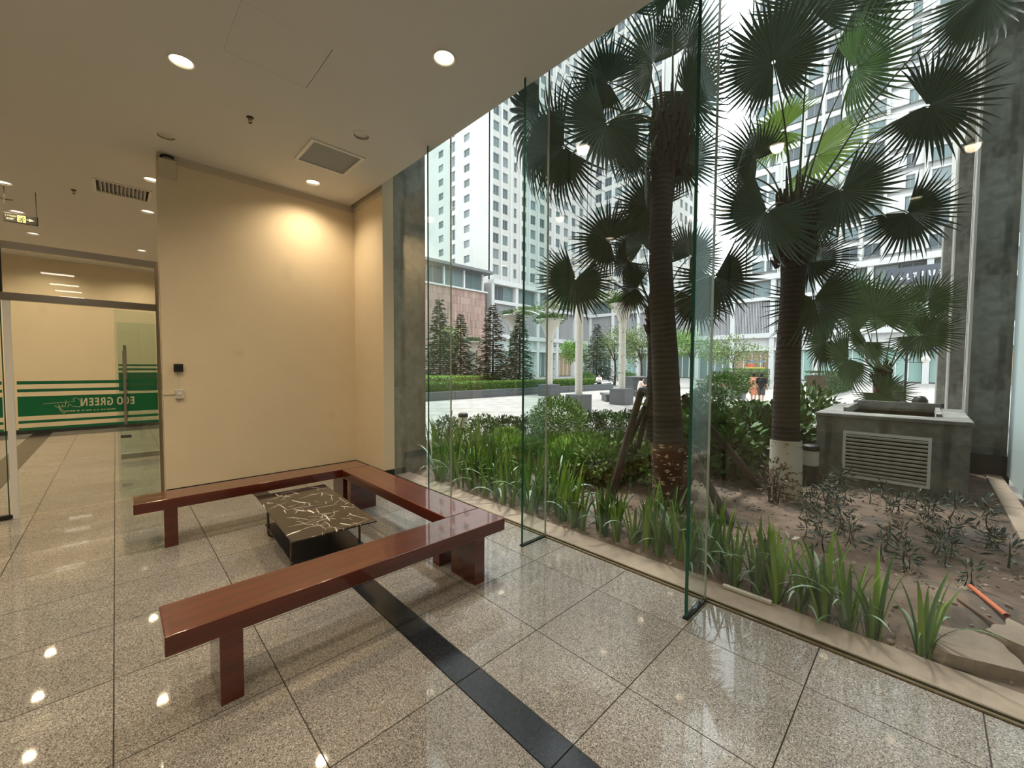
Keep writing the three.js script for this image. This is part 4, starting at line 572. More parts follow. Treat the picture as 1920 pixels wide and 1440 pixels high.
// odds and ends on the soil
{
  { const g = new THREE.IcosahedronGeometry(1, 0), n = 1800, im = new THREE.InstancedMesh(g, std({ color: lin(0.27, 0.215, 0.175), roughness: 1 }), n), r = rng(990), q = new THREE.Object3D(); im.name = 'soil_crumbs'; for (let i = 0; i < n; i++) { const x = 3.12 + 3.8 * Math.pow(r(), 1.3), z = -3.0 + 3.6 * r(), s = 0.005 + 0.016 * r() * r(); q.position.set(x, soilHeight(x, z) + s * 0.3, z); q.rotation.set(r() * 6, r() * 6, r() * 6); q.scale.set(s * 1.5, s * 0.55, s * 1.2); q.updateMatrix(); im.setMatrixAt(i, q.matrix); } im.castShadow = im.receiveShadow = true; scene.add(im); tag(im, 'loose crumbs of earth on the bare soil', 'soil', null, 'stuff'); }
  top('bleached_stick', [rbox(0.03, 0.024, 0.30, 0, 0.012, 0, 0.006)], std({ color: lin(0.55, 0.52, 0.46), roughness: 0.9 }), 'bleached broken stick lying on the kerb', 'stick').position.set(3.03, 0.018, -0.81);
  const p = thing('clay_pipe', 'orange plastic pipe half buried in the soil', 'pipe', [3.9, soilHeight(3.9, 0.3) + 0.02, 0.31], 0.36); obj('tube', [new THREE.CylinderGeometry(0.014, 0.014, 0.36, 14, 1, true).rotateZ(Math.PI / 2)], std({ color: lin(0.52, 0.14, 0.06), roughness: 0.6, side: THREE.DoubleSide }), p);
  const q = thing('broken_branch', 'dull brown broken branch beside the orange pipe', 'branch', [3.70, soilHeight(3.7, 0.25) + 0.015, 0.26], 0.59); obj('wood', [rod(V(-0.14, 0, 0), V(0.14, 0.008, 0), 0.012, 0.008, 8)], std({ color: lin(0.16, 0.10, 0.07), roughness: 1 }), q);
  const slab = (x, z, w, h, d, turn, seed, label, tilt) => { const g = new THREE.BoxGeometry(w, h, d, 9, 3, 9), n = fbm(seed, 6, 4), P = g.attributes.position; for (let i = 0; i < P.count; i++) { const k = 1 + 0.42 * (n((P.getX(i) * 2.1 + 5) % 1, (P.getZ(i) * 2.1 + P.getY(i) + 5) % 1) - 0.5); P.setXYZ(i, P.getX(i) * k, P.getY(i) * k, P.getZ(i) * k); } const g2 = g.toNonIndexed(); g2.computeVertexNormals(); const m = top('stone_slab', metric(g2), M.curb, label, 'stone'); m.position.set(x, soilHeight(x, z) + h * 0.42, z); m.rotation.set(tilt, turn, 0.06); };
  slab(3.26, 0.20, 0.26, 0.075, 0.34, 0.5, 731, 'pale broken stone slab lying at the kerb corner', 0.1); slab(3.50, 0.42, 0.22, 0.10, 0.24, 1.1, 732, 'smaller pale rubble stone behind the broken slab', -0.08);
  const r = rng(741), litter = [std({ color: lin(0.55, 0.50, 0.42), roughness: 1 }), std({ color: lin(0.42, 0.34, 0.12), roughness: 1 }), std({ color: lin(0.28, 0.20, 0.14), roughness: 1 })];
  for (let i = 0; i < 26; i++) { const x = 3.15 + 3.2 * r(), z = -2.4 + 2.9 * r(), pebble = i % 2, s = 0.012 + 0.02 * r(); const g = pebble ? new THREE.IcosahedronGeometry(s, 1).scale(1.2, 0.7, 1) : leafCloud(750 + i, 2, 0.015, 0.004, 0.015, 0.07, 0.55, 0.2); if (!pebble) g.deleteAttribute('color');
    const m = top(pebble ? 'pebble' : 'fallen_leaf', g, litter[i % 3], pebble ? 'small pale pebble on the bare soil' : 'dry fallen leaf on the bare soil', pebble ? 'pebble' : 'leaf', pebble ? 'pebbles on the soil' : 'fallen leaves on the soil'); m.position.set(x, soilHeight(x, z) + (pebble ? s * 0.4 : 0.012), z); }
}
// ---------------------------------------------------------------- pergola on the plaza
{
  const conc = std({ map: T.facade, color: lin(0.80, 0.78, 0.74), roughness: 0.85 });
  const shaftProfile = (r, h, flare, fh) => { const p = [[r, 0], [r, h - fh]]; for (let i = 1; i <= 9; i++) { const t = i / 9; p.push([r + (flare - r) * t * t * t, h - fh + fh * t]); } p.push([flare, h + 0.08], [0, h + 0.08]); return p.map((q) => new THREE.Vector2(...q)); };
  const col = (label, x, z, r, h, flare, fh, pw, ph, vine) => {
    const o = thing('pergola_column', label, 'column', [x, PY, z]);
    obj('pedestal', [rbox(pw, ph, pw, 0, ph / 2, 0, 0.01)], M.greyGranite, o, 'dark granite pedestal');
    obj('shaft', new THREE.LatheGeometry(shaftProfile(r, h - ph, flare, fh), 28).translate(0, ph, 0), conc, o);
    if (vine) obj('climbing_vine', [leafCloud(vine, 1500, flare * 1.15, 0.35, flare * 1.15, 0.16, 0.5, 0.3).translate(0, h + 0.1, 0), leafCloud(vine + 1, vine % 2 ? 1600 : 60, r * 1.5, h * 0.4, r * 1.5, 0.15, 0.5, 0.6).translate(0, h * 0.55, 0)], vine % 2 ? G.dark : G.mid, o);
  };
  col('pale round pergola column on a granite block, top hidden by a palm frond', 15.1, -11.1, 0.165, 5.6, 0.55, 1.2, 0.86, 0.75);
  col('pale flared pergola column on a granite block beside the propped palm', 19.5, -11.5, 0.185, 5.3, 0.72, 1.5, 0.92, 0.85, 802);
  col('pale flared pergola column by the clipped planter hedge', 21.6, -18.4, 0.24, 5.2, 0.95, 1.9, 1.1, 0.8, 804);
  col('vine covered dark pergola column among the conifers', 24.0, -24.2, 0.30, 6.2, 1.2, 2.0, 1.1, 0.8, 807);
  col('shorter vine covered column between two conifers', 24.5, -30.5, 0.3, 4.3, 1.0, 1.4, 1.0, 0.7, 809);
  const rail = std({ color: lin(0.50, 0.50, 0.46), roughness: 0.7 });
  const tr = thing('pergola_trellis', 'curved pergola beams overgrown with vines across the columns', 'pergola', [0, PY, 0]);
  const arc = (a, b, lift) => { const m = a.clone().lerp(b, 0.5); m.y += lift; return [a, a.clone().lerp(m, 0.55).add(V(0, lift * 0.25, 0)), m, b.clone().lerp(m, 0.55).add(V(0, lift * 0.25, 0)), b]; };
  const tops = [V(15.1, 5.75, -11.1), V(19.5, 5.4, -11.5), V(21.6, 5.35, -18.4), V(24.0, 6.3, -24.2)];
  for (const [i, j, l] of [[0, 1, 0.7], [0, 2, 0.55], [2, 3, 0.35], [1, 2, 0.5]]) for (const s of [-0.28, 0.28]) obj('beam', [pipe(arc(tops[i].clone().add(V(s, 0.1, s)), tops[j].clone().add(V(s, 0.1, s)), l), 0.055, 26, 6)], rail, tr);
  for (let k = 1; k < 9; k++) { const p = tops[0].clone().lerp(tops[2], k / 9); p.y += 0.2 + 0.55 * Math.sin(Math.PI * k / 9); obj('cross_bar', [box(1.5, 0.06, 0.08).rotateY(0.6).translate(p.x, p.y, p.z)], rail, tr); }
  obj('vines', [leafCloud(821, 900, 1.3, 0.25, 1.3, 0.17, 0.5, 0.2).translate(23.0, 6.35, -21.6), leafCloud(822, 700, 1.4, 0.22, 1.4, 0.17, 0.5, 0.2).translate(20.4, 6.0, -16.5), leafCloud(823, 400, 1.0, 0.2, 1.0, 0.17, 0.5, 0.2).translate(19.9, 5.9, -12.5)], G.olive, tr);
  obj('hoop', [pipe([V(14.0, 5.6, -12.2), V(14.3, 6.6, -11.9), V(15.4, 6.9, -11.3), V(16.5, 6.6, -10.7), V(16.8, 5.7, -10.5)], 0.07, 30, 8), pipe([V(14.2, 5.6, -11.6), V(14.5, 6.35, -11.4), V(15.5, 6.6, -10.9), V(16.3, 6.3, -10.5), V(16.5, 5.7, -10.3)], 0.06, 30, 8)], rail, tr, 'pale curved hoops');
}
// ---------------------------------------------------------------- planter with clipped hedge, conifers, trees
function leafBlock(seed, n, w, h, d, size, aspect) { const r = rng(seed), pos = [], col = []; for (let i = 0; i < n; i++) { const f = r(); const p = V((r() - 0.5) * w, (r() - 0.5) * h, (r() - 0.5) * d); if (f < 0.45) p.y = h / 2 - 0.04 * r(); else if (f < 0.8) p.z = d / 2 - 0.05 * r(); const dd = V(r() - 0.5, r() - 0.2, r() - 0.3).normalize(), side = new THREE.Vector3().crossVectors(dd, V(r() - 0.5, r() - 0.5, r() - 0.5)).normalize(), L = size * (0.7 + 0.6 * r()), t = 0.65 + 0.7 * r(); const a = p, b = p.clone().addScaledVector(dd, L * 0.5).addScaledVector(side, L * aspect / 2), c = p.clone().addScaledVector(dd, L), e = p.clone().addScaledVector(dd, L * 0.5).addScaledVector(side, -L * aspect / 2); for (const v of [a, b, c, a, c, e]) { pos.push(v.x, v.y, v.z); col.push(t, t, t); } } const g = new THREE.BufferGeometry(); g.setAttribute('position', new THREE.Float32BufferAttribute(pos, 3)); g.setAttribute('color', new THREE.Float32BufferAttribute(col, 3)); g.computeVertexNormals(); return g; }
{
  const w = thing('granite_planter', 'long low granite planter wall under the clipped hedge', 'planter', [0, PY, 0]);
  for (let x = 8; x < 30; x += 2.2) obj('wall_stone', [rbox(2.185, 0.50, 0.35, x + 1.1, 0.25, -20.0, 0.01)], M.greyGranite, w);
  obj('planting_soil', [span(8, 30.2, 0, 0.42, -34, -20.15)], M.soil, w);
  const hedge = (label, group, x0, x1, z, y, h, d, mat, seed) => { for (let x = x0, i = 0; x < x1; x += 2.0, i++) { const o = thing('hedge_block', label, 'hedge', [x + 1, y, z], 0, group); obj('foliage', leafBlock(seed + i, 2000, 2.04, h, d, 0.11, 0.5).translate(0, h / 2, 0), mat, o); obj('core', [box(1.9, h * 0.86, d * 0.8, 0, h * 0.43, 0)], std({ color: lin(0.07, 0.055, 0.035), roughness: 1 }), o, 'solid brown block inside the leaves'); } };  // the core is one plain brown box filling each hedge block
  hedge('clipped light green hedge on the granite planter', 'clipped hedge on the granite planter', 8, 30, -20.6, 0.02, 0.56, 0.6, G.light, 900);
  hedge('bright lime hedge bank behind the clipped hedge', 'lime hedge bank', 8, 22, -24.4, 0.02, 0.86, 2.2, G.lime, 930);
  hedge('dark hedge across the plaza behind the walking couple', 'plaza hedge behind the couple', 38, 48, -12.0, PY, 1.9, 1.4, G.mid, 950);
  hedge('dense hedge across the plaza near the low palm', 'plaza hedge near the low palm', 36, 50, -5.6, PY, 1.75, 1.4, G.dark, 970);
  const needles = (seed, h, rad) => { const r = rng(seed), pos = [], col = []; for (let y = h * 0.1; y < h * 0.99; y += 0.16) { const q = 1 - y / h, L = rad * Math.pow(q, 0.75) + 0.07, nb = 8 + Math.floor(5 * q); for (let b = 0; b < nb; b++) { const a = r() * 6.28, len = L * (0.7 + 0.4 * r()); for (let k = 1; k <= 7; k++) { const s = k / 7, p = V(Math.cos(a) * len * s, y + 0.10 * len * Math.sin(s * 2.2) - 0.16 * len * s * s, Math.sin(a) * len * s), sz = 0.34 * (0.7 + 0.5 * r()) * (0.6 + 0.5 * q); for (let m = 0; m < 2; m++) { const d = V(Math.cos(a + (r() - 0.5) * 1.6), (r() - 0.55) * 0.5, Math.sin(a + (r() - 0.5) * 1.6)).normalize(), side = V(-d.z, 2.4 * (r() - 0.5), d.x).normalize(), t = 0.6 + 0.7 * r(), A = p, B = p.clone().addScaledVector(d, sz * 0.5).addScaledVector(side, sz * 0.18), C = p.clone().addScaledVector(d, sz), D = p.clone().addScaledVector(d, sz * 0.5).addScaledVector(side, -sz * 0.18); for (const v of [A, B, C, A, C, D]) { pos.push(v.x, v.y, v.z); col.push(t, t, t); } } } } } const g = new THREE.BufferGeometry(); g.setAttribute('position', new THREE.Float32BufferAttribute(pos, 3)); g.setAttribute('color', new THREE.Float32BufferAttribute(col, 3)); g.computeVertexNormals(); return g; };
  const brownish = leafMat(0.085, 0.08, 0.048);
  for (const [x, z, h, rad, l, mat, s] of [[17.7, -26.0, 6.8, 1.35, 'tall layered conifer beside the grey pillar', G.pine, 1], [18.9, -25.0, 5.6, 1.25, 'shorter conifer leaning into the tall one by the pillar', G.pine, 2], [20.6, -23.2, 6.3, 1.55, 'brownish layered conifer in the middle of the planter', brownish, 3], [22.9, -22.6, 5.9, 1.25, 'bluish conifer behind the planter column', G.pine, 4], [36.0, -24.2, 6.6, 1.9, 'conifer far out between two pergola columns', G.pine, 5]]) {
    const y = x > 30 ? PY : 0.0, o = thing('conifer', l, 'tree', [x, y, z]); obj('trunk', [taperTube([V(0, 0, 0), V(0.03, h * 0.5, 0), V(0, h, 0)], [0.11, 0.07, 0.015], 8, 8)], woodMat, o); obj('foliage', needles(1000 + s, h, rad), mat, o, 'tiered needle branches'); }
  const tree = (label, x, z, h, rx, ry, n, mat, seed, trunkH) => { const o = thing('plaza_tree', label, 'tree', [x, PY, z]); obj('trunk', [taperTube([V(0, 0, 0), V(0.1, trunkH * 0.5, 0.05), V(0, trunkH, 0)], [0.16, 0.12, 0.08], 8, 9), ...stems(seed, 7, h * 0.35, rx * 0.6, 0.05).map((g) => g.translate(0, trunkH * 0.9, 0))], woodMat, o); const parts = [], r = rng(seed); for (let i = 0; i < 6; i++) { const a = r() * 6.28, k = i ? 0.55 : 0; parts.push(leafCloud(seed + 9 + i, Math.floor(n / 6), rx * 0.55, ry * 0.5, rx * 0.55, 0.22, 0.5, 0.2).translate(Math.cos(a) * rx * k, h - ry * (0.6 + 0.6 * r() * (i ? 1 : 0)), Math.sin(a) * rx * k)); } obj('foliage', parts, mat, o); };
  tree('light green tree between the conifers and the terracotta wall', 24.5, -33.5, 6.4, 2.2, 2.4, 2600, G.light, 1101, 3);
  tree('loose yellow green tree behind the flared column', 40.0, -24.5, 7.2, 2.6, 3.0, 2800, G.olive, 1111, 3);
  tree('round fresh green tree behind the slim pergola column', 38.2, -28.0, 5.4, 2.2, 2.0, 2600, G.light, 1121, 2.5);
  tree('airy tree right of the flared pergola column', 39.0, -20.8, 7.0, 2.4, 3.0, 2400, G.olive, 1131, 3);
  tree('spreading yellow green tree near the shop entrance', 48.0, -14.8, 6.0, 3.4, 2.4, 3200, G.olive, 1141, 2.8);
  tree('tree with dense fresh crown behind the glass fins', 42.0, -16.8, 6.3, 2.6, 2.6, 2600, G.light, 1151, 2.8);
  for (const [x, z, l, s] of [[33.2, -23.5, 'clipped ball shrub behind the seated man in white', 1], [36.5, -20.8, 'clipped ball shrub right of the flared column', 2]]) shrub('ball_shrub', l, [x, PY, z], 0.95, 1.55, 2600, 0.12, 0.5, G.mid, undefined, 1160 + s, { lift: 0.25 });
  shrub('cloud_shrub', 'wide cloud pruned shrub in front of the walking couple', [19.2, PY, -6.25], 1.05, 1.75, 2600, 0.13, 0.5, G.mid, undefined, 1170, { lift: 0.75, stems: 9, r0: 0.03 });
  shrub('cloud_shrub', 'low cloud pruned shrub behind the right hand prop', [17.0, PY, -6.1], 0.9, 1.2, 1500, 0.13, 0.5, G.dark, undefined, 1171, { lift: 0.5, r0: 0.03 });
  const b1 = thing('granite_block', 'large grey granite seat block behind the person in pink', 'stone block', [26.9, PY, -14.6], 0.75); obj('block', [rbox(2.4, 1.27, 1.2, 0, 0.635, 0, 0.02)], M.greyGranite, b1); obj('capstone', [rbox(2.5, 0.09, 1.3, 0, 1.31, 0, 0.015)], M.greyGranite, b1);
  const b2 = thing('stone_bench', 'low brownish stone bench beside the flared column', 'bench', [20.9, PY, -13.3], 0.75); obj('seat', [rbox(1.9, 0.14, 0.5, 0, 0.38, 0, 0.012)], M.greyGranite, b2); obj('base', [box(1.6, 0.31, 0.34, 0, 0.155, 0)], M.greyGranite, b2);
  const b3 = thing('stone_wall_bench', 'long low stone ledge under the seated man in white', 'bench', [33.0, PY, -21.9], 0.2); obj('ledge', [rbox(5.0, 0.45, 0.6, 0, 0.225, 0, 0.015)], M.greyGranite, b3); obj('coping', [rbox(5.1, 0.05, 0.66, 0, 0.475, 0, 0.01)], M.trimGrey, b3);
  const bin = thing('granite_bin', 'pale granite litter bin behind the walking couple', 'bin', [29.0, PY, -8.6]); obj('body', [rbox(0.75, 1.0, 0.75, 0, 0.5, 0, 0.02)], M.greyGranite, bin); obj('lid', [rbox(0.8, 0.07, 0.8, 0, 1.035, 0, 0.015)], M.trimGrey, bin);
  const lp = thing('globe_lamp_post', 'lamp post with white globes out past the low palm', 'lamp post', [33.5, PY, -0.9]); obj('pole', [rod(V(0, 0, 0), V(0, 3.0, 0), 0.06, 0.05, 10)], M.darkMetal, lp);
  for (const [x, y, z] of [[0, 3.2, 0.45], [0, 3.2, -0.35], [0, 2.55, 0.8]]) { const gl = obj('globe', [new THREE.SphereGeometry(0.2, 20, 14).translate(x, y, z)], M.white, lp, 'white globe'); obj('arm', [rod(V(0, 2.4, 0), V(x, y - 0.18, z), 0.02)], M.darkMetal, gl); }
}
// ---------------------------------------------------------------- people on the plaza
function fieldMesh(bones, res, lo, hi, k = 0.03) {
  const mc = new MarchingCubes(res, new THREE.MeshBasicMaterial(), false, false, 60000), size = V().subVectors(hi, lo), half = res / 2, f = mc.field; mc.isolation = 0;
  const B = bones.map(([a, b, ra, rb]) => { const A = V(...a), D = V(...b).sub(A); return { A, D, l2: D.lengthSq() || 1e-6, ra, rb: rb ?? ra }; });
  for (let z = 0; z < res; z++) for (let y = 0; y < res; y++) for (let x = 0; x < res; x++) {
    const px = lo.x + ((x - half) / half * 0.5 + 0.5) * size.x, py = lo.y + ((y - half) / half * 0.5 + 0.5) * size.y, pz = lo.z + ((z - half) / half * 0.5 + 0.5) * size.z; let d = 9;
    for (const b of B) { const ax = px - b.A.x, ay = py - b.A.y, az = pz - b.A.z, t = Math.max(0, Math.min(1, (ax * b.D.x + ay * b.D.y + az * b.D.z) / b.l2)), qx = ax - b.D.x * t, qy = ay - b.D.y * t, qz = az - b.D.z * t, e = Math.sqrt(qx * qx + qy * qy + qz * qz) - (b.ra + (b.rb - b.ra) * t), h = Math.max(0, Math.min(1, 0.5 + 0.5 * (d - e) / k)); d = d + (e - d) * h - k * h * (1 - h); }
    f[x + y * res + z * res * res] = -d;
  }
  mc.update(); const n = mc.count, p = mc.positionArray.slice(0, n * 3); for (let i = 0; i < n; i++) { p[3 * i] = lo.x + (p[3 * i] * 0.5 + 0.5) * size.x; p[3 * i + 1] = lo.y + (p[3 * i + 1] * 0.5 + 0.5) * size.y; p[3 * i + 2] = lo.z + (p[3 * i + 2] * 0.5 + 0.5) * size.z; }
  let g = new THREE.BufferGeometry(); g.setAttribute('position', new THREE.BufferAttribute(p, 3)); g = mergeVertices(g, 1e-4); g.computeVertexNormals(); return g;
}
{
  const skin = std({ color: lin(0.52, 0.30, 0.20), roughness: 0.7 }), hairM = std({ color: lin(0.012, 0.010, 0.009), roughness: 0.8 });
  const person = (label, pos, turn, J, wear) => {
    const o = thing('person', label, 'person', pos, turn), lo = V(-0.62, -0.08, -0.62), hi = V(0.62, 1.9, 0.78), R = 72;
    const arms = ['L', 'R'].flatMap((s) => [[J['sh' + s], J['el' + s], 0.052, 0.042], [J['el' + s], J['wr' + s], 0.042, 0.03], [J['wr' + s], J['ha' + s], 0.036, 0.028]]), legs = ['L', 'R'].flatMap((s) => [[J['hip' + s], J['kn' + s], 0.088, 0.058], [J['kn' + s], J['an' + s], 0.058, 0.038], [J['an' + s], J['toe' + s], 0.042, 0.034]]);
    const torso = [[J.pel, J.waist, 0.13, 0.118], [J.waist, J.chest, 0.118, 0.135], [J.shL, J.shR, 0.062], [J.hipL, J.hipR, 0.098], [J.chest, J.neck, 0.075, 0.05]], hd = J.head, face = J.face;
    const headB = [[J.neck, hd, 0.05, 0.06], [hd, [hd[0], hd[1] + 0.075, hd[2]], 0.085, 0.092], [[hd[0] + face[0] * 0.05, hd[1] - 0.03, hd[2] + face[2] * 0.05], [hd[0] + face[0] * 0.045, hd[1] + 0.02, hd[2] + face[2] * 0.045], 0.055], [[hd[0] + face[0] * 0.10, hd[1] + 0.02, hd[2] + face[2] * 0.10], [hd[0] + face[0] * 0.092, hd[1] + 0.05, hd[2] + face[2] * 0.092], 0.014]];
    obj('body', fieldMesh([...arms, ...legs, ...torso, ...headB], R, lo, hi), skin, o, 'bare skin');
    obj('hair', fieldMesh([[[hd[0] - face[0] * 0.02, hd[1] + 0.085, hd[2] - face[2] * 0.02], [hd[0] - face[0] * 0.045, hd[1] + (wear.long ? -0.16 : 0.01), hd[2] - face[2] * 0.045], 0.105, wear.long ? 0.07 : 0.088]], R, lo, hi), hairM, o);
    const inf = (l, d) => l.map(([a, b, r0, r1]) => [a, b, r0 + d, (r1 ?? r0) + d]);
    const mid = (a, b, t) => a.map((v, i) => v + (b[i] - v) * t);
    obj('shirt', fieldMesh([...inf(torso.slice(0, 3), 0.026), ...['L', 'R'].map((s) => [J['sh' + s], mid(J['sh' + s], J['el' + s], wear.sleeve ?? 0.75), 0.08, 0.072])], R, lo, hi), std({ color: wear.shirt, roughness: 0.9 }), o, wear.shirtLabel);
    obj(wear.skirt ? 'skirt' : 'trousers', fieldMesh([...inf([torso[3]], 0.028), ...['L', 'R'].map((s) => [J['hip' + s], mid(J['hip' + s], J['kn' + s], wear.legT ?? 0.8), 0.118, wear.skirt ? 0.125 : 0.095]), ...(wear.longLegs ? ['L', 'R'].map((s) => [J['kn' + s], mid(J['kn' + s], J['an' + s], 0.9), 0.08, 0.06]) : [])], R, lo, hi, wear.skirt ? 0.12 : 0.03), std({ color: wear.legs, roughness: 0.9 }), o, wear.legLabel);
    for (const s of ['L', 'R']) obj('shoe', fieldMesh([[[J['an' + s][0], J['an' + s][1] - 0.035, J['an' + s][2]], J['toe' + s], 0.046, 0.044]], 60, lo, hi), std({ color: wear.shoe, roughness: 0.7 }), o);
  };
  const stand = (st) => ({ pel: [0, 0.92, 0], waist: [0, 1.08, 0], chest: [0, 1.27, 0.01], neck: [0, 1.45, 0.0], head: [0, 1.56, 0.015], face: [0, 0, 1], shL: [0.17, 1.38, 0], shR: [-0.17, 1.38, 0], elL: [0.24, 1.12, -0.05], elR: [-0.25, 1.12, 0.03], wrL: [0.26, 0.89, 0.04], wrR: [-0.27, 0.89, 0.11], haL: [0.26, 0.78, 0.07], haR: [-0.26, 0.79, 0.15], hipL: [0.09, 0.88, 0], hipR: [-0.09, 0.88, 0], knL: [0.10, 0.48, 0.10 * st], knR: [-0.10, 0.48, -0.02 * st], anL: [0.10, 0.09, 0.16 * st], anR: [-0.10, 0.11, -0.26 * st], toeL: [0.11, 0.045, 0.16 * st + 0.17], toeR: [-0.11, 0.045, -0.26 * st + 0.15] });
  const sit = (h) => ({ pel: [0, h + 0.12, 0], waist: [0, h + 0.27, 0.02], chest: [0, h + 0.46, 0.07], neck: [0, h + 0.63, 0.12], head: [0, h + 0.72, 0.17], face: [0, 0, 1], shL: [0.17, h + 0.57, 0.08], shR: [-0.17, h + 0.57, 0.08], elL: [0.22, h + 0.32, 0.20], elR: [-0.22, h + 0.32, 0.20], wrL: [0.10, h + 0.36, 0.40], wrR: [-0.10, h + 0.36, 0.40], haL: [0.05, h + 0.40, 0.46], haR: [-0.05, h + 0.40, 0.46], hipL: [0.09, h + 0.10, 0.02], hipR: [-0.09, h + 0.10, 0.02], knL: [0.13, h + 0.08, 0.44], knR: [-0.13, h + 0.08, 0.44], anL: [0.12, 0.09, 0.46], anR: [-0.12, 0.09, 0.40], toeL: [0.13, 0.045, 0.62], toeR: [-0.13, 0.045, 0.56] });
  const away = Math.atan2(25.7, -6.4);
  person('person in a black T shirt and grey shorts walking away across the plaza', [25.7, PY, -6.44], away - 0.15, stand(1), { shirt: lin(0.012, 0.014, 0.02), legs: lin(0.10, 0.085, 0.085), shoe: lin(0.05, 0.04, 0.035), shirtLabel: 'black T shirt', legLabel: 'grey shorts' });
  person('person in an orange pink dress walking beside the one in black', [26.4, PY, -7.0], away - 0.1, stand(0.8), { shirt: lin(0.72, 0.30, 0.18), legs: lin(0.72, 0.28, 0.16), skirt: true, long: false, shoe: lin(0.05, 0.04, 0.04), shirtLabel: 'orange pink dress top', legLabel: 'orange pink skirt' });
  person('person in a white shirt and dark trousers sitting on the stone ledge', [32.3, PY, -21.42], -0.95, sit(0.45), { shirt: lin(0.8, 0.77, 0.76), sleeve: 0.95, legs: lin(0.02, 0.02, 0.025), longLegs: true, shoe: lin(0.03, 0.03, 0.03), shirtLabel: 'white shirt', legLabel: 'dark trousers' });
  person('person in a pale pink top sitting and looking down at their hands', [25.0, PY, -13.4], 0.75, sit(0.45), { shirt: lin(0.82, 0.66, 0.60), sleeve: 0.7, legs: lin(0.015, 0.015, 0.02), longLegs: true, shoe: lin(0.03, 0.03, 0.03), shirtLabel: 'pale pink top', legLabel: 'black trousers' });
  { const q = thing('low_seat', 'small dark stool under the person in pink', 'stool', [24.93, PY, -13.46], 0.75); obj('seat', [rbox(0.5, 0.08, 0.42, 0, 0.41, 0, 0.01)], M.greyGranite, q); obj('foot', [box(0.36, 0.37, 0.3, 0, 0.185, 0)], M.greyGranite, q); }
  person('dark haired person in a brown top standing behind the cloud pruned shrub', [23.9, PY, -7.9], -1.2, stand(0.2), { shirt: lin(0.20, 0.09, 0.06), legs: lin(0.45, 0.42, 0.40), longLegs: true, long: true, shoe: lin(0.1, 0.08, 0.07), shirtLabel: 'brown top', legLabel: 'grey trousers' });
}
// ---------------------------------------------------------------- buildings round the plaza
const winGlass = [std({ color: lin(0.10, 0.145, 0.15), roughness: 0.12 }), std({ color: lin(0.14, 0.20, 0.20), roughness: 0.12 }), std({ color: lin(0.07, 0.09, 0.10), roughness: 0.12 }), std({ color: lin(0.20, 0.24, 0.24), roughness: 0.2 })], winFrame = std({ color: lin(0.30, 0.31, 0.31), roughness: 0.5 });
const winCache = {};
function windowGeometry(w, h, style = 0) { const k = w + 'x' + h + style; if (!winCache[k]) { const pane = box(w, h, 0.05), fr = [box(w, 0.07, 0.12, 0, h / 2 - 0.035, 0.03), box(w, 0.07, 0.12, 0, -h / 2 + 0.035, 0.03), box(0.07, h, 0.12, w / 2 - 0.035, 0, 0.03), box(0.07, h, 0.12, -w / 2 + 0.035, 0, 0.03), box(0.06, h, 0.1, style ? -w * 0.18 : 0, 0, 0.03)]; if (style) fr.push(box(w * 0.66, 0.06, 0.1, w * 0.16, h * 0.12, 0.03)); winCache[k] = mergeGeometries([pane.toNonIndexed(), flat(fr)], true); } return winCache[k]; }
function face(parent, origin, turn, w, y0, y1, wins, mat, seed, t = 0.35) {
  const s = new THREE.Shape([[0, y0], [w, y0], [w, y1], [0, y1]].map((p) => new THREE.Vector2(...p)));
  for (const [u, y, ww, hh] of wins) s.holes.push(new THREE.Path([[u - ww / 2, y - hh / 2], [u - ww / 2, y + hh / 2], [u + ww / 2, y + hh / 2], [u + ww / 2, y - hh / 2]].map((p) => new THREE.Vector2(...p))));
  const g = new THREE.ExtrudeGeometry(s, { depth: t, bevelEnabled: false }); g.translate(0, 0, -t); const m = obj('facade_wall', metric(g), mat, parent); m.position.copy(origin); m.rotation.y = turn;
  const r = rng(seed), q = new THREE.Matrix4().makeRotationY(turn).setPosition(origin);
  for (const [u, y, ww, hh, st = 0, deep = 0.26] of wins) { const b = obj('window', windowGeometry(ww, hh, st), [winGlass[Math.floor(r() * 4)], winFrame], parent); b.position.set(u, y, -deep).applyMatrix4(q); b.rotation.y = turn; }
}
